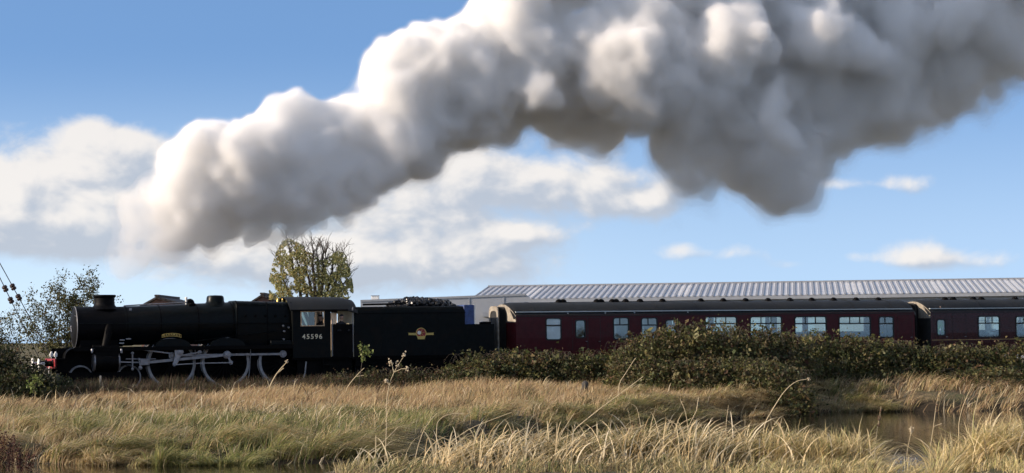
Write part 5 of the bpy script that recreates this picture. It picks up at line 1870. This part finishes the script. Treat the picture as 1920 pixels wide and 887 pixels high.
def build_stems():
    stem('tall branched dead weed with seed heads standing before the tender', [(721, 884), (725, 800), (724, 745), (735, 703), (757, 668)], 51.5, .014,
         [(757, 666, .05, 'seed_pale'), (733, 680, .05, 'seed_pale'), (745, 684, .045, 'seed_pale'), (763, 691, .04, 'seed_pale'), (725, 714, .055, 'seed_pale')], [((738, 698), (752, 692), (763, 691)), ((738, 697), (735, 682)), ((730, 722), (725, 714))])
    stem('straight pale stem slanting up right of the middle of the near bank', [(1032, 884), (1040, 850), (1052, 813), (1077, 774)], 51.5, .013)
    stem('longest pale stem slanting up to a tip below the yellow-green hump', [(1069, 812), (1100, 786), (1133, 760), (1170, 733), (1206, 706)], 52, .016)
    stem('short bare stem standing against the foot of the yellow-green hump', [(1159, 720), (1172, 702), (1190, 673), (1193, 671)], 86, .016)
    stem('pale cane bent over at its tip above the dark pool', [(1430, 800), (1450, 765), (1471, 732), (1493, 714), (1513, 711)], 52, .016, [(1516, 711, .03, 'seed_pale')])
    stem('upright grass stem above the pool, first of three by the right edge', [(1797, 800), (1800, 780), (1807, 757), (1823, 721)], 53, .012, [(1823, 722, .02, 'seed_pale')])
    stem('upright grass stem above the pool, middle one of three by the right edge', [(1822, 800), (1828, 770), (1834, 745), (1841, 725)], 53, .012, [(1841, 727, .02, 'seed_pale')])
    stem('upright grass stem above the pool, last of three by the right edge', [(1855, 790), (1866, 760), (1878, 740), (1891, 722)], 53, .012, [(1890, 724, .02, 'seed_pale')])
    stem('dark crooked weed rising from the middle of the dark pool', [(1742, 850), (1750, 804), (1755, 760), (1759, 746)], 53, .012, [(1757, 760, .035, 'seed_brown'), (1756, 770, .03, 'seed_brown')], [((1750, 800), (1766, 794))])
    stem('low arching straw stem left of the middle of the near bank', [(832, 845), (850, 825), (880, 804), (914, 790), (960, 773)], 51.5, .014)
    stem('flat-topped bent straw stem over the grass left of the middle', [(818, 800), (822, 788), (839, 776), (872, 775)], 52, .013)
    stem('curved pale stem rising right of the branched dead weed', [(776, 880), (780, 850), (792, 810), (806, 789), (820, 774)], 51.5, .014)
    stem('kinked pale stem leaning out over the water left of the weed', [(672, 890), (678, 868), (688, 850), (719, 829), (747, 800)], 51, .014)
    stem('lone upright dead stem in the middle of the right-hand thicket', [(1360, 860), (1361, 830), (1361, 796), (1366, 760)], 52, .012)
    stem('broken stem with two forks right of the middle of the thicket', [(1292, 840), (1290, 800), (1285, 770), (1275, 748)], 52, .013, None, [((1290, 802), (1306, 770), (1310, 745))])
    stem('crossed straw stem slanting down over the thicket', [(1205, 820), (1200, 790), (1194, 762), (1184, 758)], 52, .011)
    stem('bent pale weed leaning against the rear driving wheel', [(504, 728), (514, 708), (522, 696), (536, 681), (538, 677)], 92, .028, [(537, 678, .06, 'seed_pale')], [((520, 700), (532, 690))])
    stem('bent brown weed standing under the front of the tender', [(648, 730), (660, 714), (675, 697), (683, 690)], 92, .022, None, [((668, 706), (682, 704))])
    stem('red-brown seeding weed in the bright grass left of the pool', [(1640, 850), (1645, 800), (1650, 780), (1652, 762)], 52.5, .01, [(1651, 770, .04, 'seed_brown'), (1649, 785, .04, 'seed_brown'), (1648, 797, .04, 'seed_brown')])
    stem('feathery seed head on a thin stem over the pool', [(1700, 850), (1704, 830), (1708, 812), (1709, 800)], 52.5, .01, [(1709, 803, .05, 'seed_pale'), (1709, 810, .04, 'seed_pale')])

    # leafy sprout before the tender and another in the left hedge
    def sprout(label, px, d, leaves_px, seed):
        rng = np.random.default_rng(seed)
        o = stem(label, px, d, .018, name='leafy_sprout', m='twig', group='leafy sprouts')
        org = np.array(o.location)
        P, = [np.concatenate([at(x, y, d)[None] + rng.normal(0, s, (k, 3)) for x, y, s, k in leaves_px])]
        V, Q, T = leaves(P - org, .10, pick([(.15, .19, .05), (.10, .14, .04), (.22, .23, .08)], (3, 2, 2), len(P), rng), rng, .8)
        link('foliage', np_mesh('foliage', V, Q, tint=T), 'leaf', o)
        o['category'] = 'plant'
    sprout('sunlit green sprout in front of the tender', [(672, 728), (676, 700), (680, 672), (678, 646)], 91, [(686, 655, .09, 60), (690, 662, .07, 40), (677, 648, .07, 25), (681, 674, .06, 25), (680, 663, .06, 20)], 61)
    sprout('pale green sprout against the near-black bush on the left', [(60, 745), (64, 730), (68, 715), (70, 708)], 86, [(68, 712, .10, 55), (58, 722, .09, 40), (76, 718, .08, 30), (62, 733, .08, 30)], 62)
    # dark red dock plants, lower left corner
    rng = np.random.default_rng(63)
    root = empty('dock_plant', tuple(at(20, 880, 55.5)))
    tag(root, 'dark red seeding dock plants in the lower left corner', 'plant')
    org = np.array(root.location)
    Ps = []
    for k in range(46):
        x = rng.uniform(-45, 66)
        top = np.interp(x, [-45, 0, 30, 50, 68], [812, 806, 812, 836, 862]) + rng.uniform(-4, 22)
        d = rng.uniform(54.8, 57)
        a, b = at(x - 3, 884, d), at(x + rng.normal(0, 6), top, d)
        MB().tube([tuple(a - org), tuple((a + b) / 2 - org + rng.normal(0, .02, 3)), tuple(b - org)], [.008, .007, .004], 5).build('stem', 'seed_brown', root)
        f = rng.random(80)[:, None] ** .7
        Ps.append(a + (b - a) * f + rng.normal(0, .035, (80, 3)))
    P = np.concatenate(Ps) - org
    V, Q, T = leaves(P, .035, pick([(.075, .022, .018), (.11, .035, .022), (.045, .016, .014), (.13, .07, .03)], (4, 3, 3, 1), len(P), rng), rng, .9)
    link('seed_heads', np_mesh('seed_heads', V, Q, tint=T), 'leaf', root)['kind'] = 'stuff'


build_stems()


# ------------------------------------------------------------------ smoke
def surface(F, iso, org, vs):
    """closed surface of F < iso on a regular grid (surface nets)"""
    S = F < iso
    nx, ny, nz = F.shape
    c = np.zeros((nx - 1, ny - 1, nz - 1), np.int8)
    offs = [(i, j, k) for i in (0, 1) for j in (0, 1) for k in (0, 1)]
    for i, j, k in offs:
        c += S[i:nx - 1 + i, j:ny - 1 + j, k:nz - 1 + k]
    act = (c > 0) & (c < 8)
    A = np.argwhere(act)
    vals = np.stack([F[A[:, 0] + i, A[:, 1] + j, A[:, 2] + k] for i, j, k in offs], 1) - iso
    pos = np.zeros((len(A), 3), np.float32)
    cnt = np.zeros(len(A), np.float32)
    for a in range(8):
        for b in range(a + 1, 8):
            oa, ob = np.array(offs[a]), np.array(offs[b])
            if np.abs(oa - ob).sum() != 1:
                continue
            va, vb = vals[:, a], vals[:, b]
            x = (va < 0) != (vb < 0)
            t = np.where(x, va / np.where(x, va - vb, 1), 0)
            pos += np.where(x[:, None], oa + t[:, None] * (ob - oa), 0)
            cnt += x
    V = (A + pos / cnt[:, None]) * vs + org
    idx = np.full(act.shape, -1, np.int32)
    idx[act] = np.arange(len(A))
    quads = []
    for ax in range(3):
        sl0 = [slice(None)] * 3
        sl1 = [slice(None)] * 3
        sl0[ax], sl1[ax] = slice(0, -1), slice(1, None)
        X = S[tuple(sl0)] != S[tuple(sl1)]
        E = np.argwhere(X)
        b, d = (ax + 1) % 3, (ax + 2) % 3
        E = E[(E[:, b] > 0) & (E[:, d] > 0) & (E[:, b] < F.shape[b] - 1) & (E[:, d] < F.shape[d] - 1)]
        def cell(db, dd):
            q = E.copy()
            q[:, b] -= db
            q[:, d] -= dd
            return idx[q[:, 0], q[:, 1], q[:, 2]]
        q = np.stack([cell(1, 1), cell(0, 1), cell(0, 0), cell(1, 0)], 1)
        flip = ~S[E[:, 0], E[:, 1], E[:, 2]]
        q[flip] = q[flip][:, ::-1]
        quads.append(q)
    return V, np.concatenate(quads)


def volume_mat(name, color, density, aniso):
    m = bpy.data.materials.new(name)
    m.use_nodes = True
    N = Nodes(m.node_tree)
    v = N.n('ShaderNodeVolumePrincipled', {'Color': color + (1,), 'Density': density, 'Anisotropy': aniso})
    o = N.n('ShaderNodeOutputMaterial')
    m.node_tree.links.new(v.outputs[0], o.inputs['Volume'])
    return m


# billows: picture x, y, radius in picture pixels, nearer(-)/farther(+) in pixels, softness
PUFFS = [(312, 440, 20, 0, 1.3), (346, 402, 42, 0, 1.1), (316, 378, 26, 0, 1.2), (368, 362, 62, 0, .75), (386, 285, 56, 0, .5), (345, 325, 44, 0, .75), (425, 388, 58, 10, 1.3),
         (452, 318, 78, 0, .6), (518, 272, 68, 0, .5), (545, 340, 76, 10, 1.3), (552, 222, 40, 0, .5), (480, 402, 44, 0, 2.2), (402, 418, 38, 0, 1.8), (348, 432, 26, 0, 1.6), (612, 310, 84, 20, 1.2), (602, 245, 52, 0, .5), (565, 392, 42, 0, 1.8), (640, 375, 40, 0, 2),
         (652, 225, 50, 0, .5), (700, 275, 80, 20, 1.2), (740, 150, 52, 0, .5), (716, 108, 32, 0, .5), (758, 220, 92, 20, 1.0), (803, 125, 62, 0, .5), (785, 285, 58, 20, 1.6),
         (858, 175, 96, 30, .75), (868, 98, 54, 0, .5), (932, 75, 70, 0, .5), (953, 15, 68, 0, .5), (958, 170, 84, 40, 1.3), (1000, 105, 92, 20, .75), (1045, 205, 62, 40, 1.5),
         (1090, 205, 74, 70, 1.6), (1150, 240, 54, 60, 1.7), (1022, 182, 24, -75, .8), (998, 196, 20, -80, .8), (980, 172, 18, -80, .8), (1040, 205, 15, -80, .8), (1115, 70, 46, -70, .6), (1150, 105, 72, -85, .6), (1165, 185, 58, -85, 1.0),
         (1200, 60, 100, -40, .6), (1205, 240, 46, -70, 1.3), (1240, 185, 94, -40, 1.2), (1268, 312, 50, -20, 2), (1276, 355, 34, -20, 2.2), (1300, 255, 78, 0, 2), (1375, 70, 80, -120, .7),
         (1330, 165, 104, -10, 1.2), (1390, 283, 75, 10, 2), (1455, 185, 122, 40, 1.9), (1452, 190, 26, -170, .9), (1464, 250, 22, -165, .9), (1446, 218, 18, -170, .9), (1462, 165, 16, -165, .9), (1476, 268, 14, -165, .9), (1465, 350, 46, 20, 2.2), (1478, 283, 80, 20, 2),
         (1500, 80, 130, 20, 1.3), (1545, 268, 62, 20, 2.3), (1600, 168, 114, 30, 2.2), (1555, 62, 56, -150, .9), (1620, 90, 44, -140, 1), (1800, 40, 60, -110, 1.6), (1650, 50, 130, 40, 2), (1690, 190, 80, 30, 2.5), (1775, 130, 100, 40, 2.5),
         (1850, 60, 115, 40, 2.5), (1925, -50, 140, 50, 3), (1000, -50, 75, 0, .75), (1090, -50, 66, 0, .75), (1210, -50, 105, 0, 1), (1400, -40, 125, 20, 1.1), (1600, -50, 135, 30, 1.7), (1790, -50, 130, 40, 2.4),
         (2010, -70, 140, 60, 3), (2120, -110, 140, 70, 3)]
WISPS = [(232, 508, 7), (238, 500, 9), (284, 462, 18), (296, 440, 22), (268, 478, 12), (300, 415, 24), (285, 400, 24), (310, 470, 16), (330, 478, 14), (240, 485, 10), (246, 465, 15), (240, 440, 13), (255, 430, 22), (262, 395, 26), (236, 402, 16), (280, 365, 26), (300, 345, 24), (246, 372, 15), (268, 340, 15), (290, 325, 14),
         (228, 470, 8), (275, 480, 14), (640, 400, 22), (600, 412, 18)]


def build_smoke():
    rng = np.random.default_rng(2024)
    vs = 0.115
    def place(x, y, dz):
        t = tt(min(max(x, 180), 2300), 0)
        base = tw(t, 0)
        d = base[1] + dz / 43.0 - 2.2
        return at(x, y, d), FPX / d
    balls, wis = [], []
    for x, y, r, dz, soft in PUFFS:
        p, s = place(x, y, dz)
        balls.append((p, r / s, soft, 0))
    for x, y, r in WISPS:
        p, s = place(x, y, 0)
        wis.append((p, r / s))
    # smaller billows sit on the larger ones
    sub = []
    for p, r, soft, _ in list(balls):
        rng = np.random.default_rng(int(abs(p[0]) * 1000 + p[2] * 100))
        m = int((11 + 10 * min(r, 3)) * (1 if soft < 1.25 else .7 if soft < 1.7 else .4))
        for k in range(m):
            v = rng.normal(0, 1, 3)
            v[0] -= .25
            v[1] -= .35
            v /= np.linalg.norm(v)
            rs = r * rng.uniform(.16, .40)
            q = p + v * (r - rs * rng.uniform(.35, .75))
            sub.append((q, rs, soft, 1))
            for j in range(5 if soft < 1.1 else 1):
                u = rng.normal(0, 1, 3) + v * 1.2
                u /= np.linalg.norm(u)
                r3 = rs * rng.uniform(.25, .5)
                if r3 > .10:
                    sub.append((q + u * (rs - r3 * .4), r3, soft, 2))
    rng = np.random.default_rng(2025)
    allb = balls + sub
    P = np.array([b[0] for b in allb])
    Rr = np.array([b[1] for b in allb])
    lo = (P - Rr[:, None]).min(0) - 1.6
    hi = (P + Rr[:, None]).max(0) + 1.6
    wp = np.array([w[0] for w in wis])
    lo = np.minimum(lo, wp.min(0) - 1.6)
    lo[2] = max(lo[2], 4.0)
    n = np.ceil((hi - lo) / vs).astype(int) + 1
    ax = [lo[i] + np.arange(n[i]) * vs for i in range(3)]
    kk = 7.0
    A = np.full(n, 1e-9, np.float32)
    SW = np.zeros(n, np.float32)
    def splat(acc, p, r, reach, k=kk, soft=None, wgt=None):
        sl = []
        for i in range(3):
            a = max(0, int((p[i] - r - reach - lo[i]) / vs))
            b = min(n[i], int((p[i] + r + reach - lo[i]) / vs) + 2)
            if b <= a:
                return
            sl.append(slice(a, b))
        d = np.sqrt((ax[0][sl[0]][:, None, None] - p[0]) ** 2 + (ax[1][sl[1]][None, :, None] - p[1]) ** 2 + (ax[2][sl[2]][None, None, :] - p[2]) ** 2) - r
        e = np.exp(-k * np.clip(d, -3.5, reach)).astype(np.float32)
        e *= (d < reach)
        acc[tuple(sl)] += e
        if soft is not None:
            wgt[tuple(sl)] += e * soft
    for p, r, soft, lv in allb:
        splat(A, p, r, 1.3 if soft < 1.5 else 2.1, soft=soft, wgt=SW)
    F = -np.log(A) / kk
    soft = np.where(A > 1e-6, SW / A, 1.5)
    # turbulent curl of the whole body, then broken billowing of its surface
    wx = [grid_noise(n, (18, 18, 18), rng) * .30 / vs + grid_noise(n, (7, 7, 7), rng) * .11 / vs for _ in range(3)]
    I = [np.clip(np.arange(n[i]).reshape([-1 if j == i else 1 for j in range(3)]) + wx[i] * np.minimum(1.4, .6 + .4 * soft), 0, n[i] - 1.001) for i in range(3)]
    J = [q.astype(np.int32) for q in I]
    f = [(I[i] - J[i]).astype(np.float32) for i in range(3)]
    G_ = np.zeros_like(F)
    for i in (0, 1):
        for j in (0, 1):
            for k in (0, 1):
                G_ += F[J[0] + i, J[1] + j, J[2] + k] * (f[0] if i else 1 - f[0]) * (f[1] if j else 1 - f[1]) * (f[2] if k else 1 - f[2])
    F = G_
    del I, J, f, G_, wx
    nz1 = grid_noise(n, (11, 11, 11), rng)
    nz2 = grid_noise(n, (5, 5, 5), rng)
    nz3 = grid_noise(n, (2.3, 2.3, 2.3), rng)
    big = grid_noise(n, (28, 28, 20), rng)
    disp = .17 * (np.abs(nz1) - .6) + .12 * (np.abs(nz2) - .6) + .05 * nz2 + .075 * nz3
    F = F - disp * (.75 + .5 * soft) + .10 * big * soft
    # pieces of thin vapour
    Bw = np.full(n, 1e-9, np.float32)
    for p, r in wis:
        splat(Bw, p, r, 2.2, k=5.0)
    G = -np.log(Bw) / 5.0 - .22 * (nz1 * .8 + nz2 * .8 + nz3 * .4) + .14 * big + .02
    for q in (F, G):
        for i in range(3):
            s = [slice(None)] * 3
            s[i] = 0
            q[tuple(s)] = 5
            s[i] = -1
            q[tuple(s)] = 5
    root = empty('smoke_plume', tuple(tw(tt(196, 0), 0, 4.2)))
    tag(root, 'huge billowing white and grey smoke plume trailing from the locomotive chimney', 'smoke', kind='stuff')
    org = np.array(root.location)
    Fs = F / soft
    rag = .10 * nz1 + .09 * nz2 + .05 * nz3                 # torn outer edge
    thin = Fs + rag * np.clip(soft - .4, .3, 1.2)
    Fs = Fs + .45 * rag
    col_ = (.9985, .995, .989)
    for nm, field, iso, den in (('vapour_wisp', G, .12, .20), ('vapour_core', G, -.10, .55), ('outer_veil', thin, .28, .07), ('thin_veil', thin, .14, .22), ('soft_billow', thin, .03, .75),
                                ('billow', Fs, -.05, 1.35), ('dense_billow', Fs, -.22, 1.2)):
        V, Q = surface(field.astype(np.float32), iso, lo - org, vs)
        o = link(nm, np_mesh(nm, V, Q, smooth=True), volume_mat('smoke_' + nm, col_, den, .05), root)
        o['kind'] = 'stuff'
        print('smoke', nm, len(V))


build_smoke()
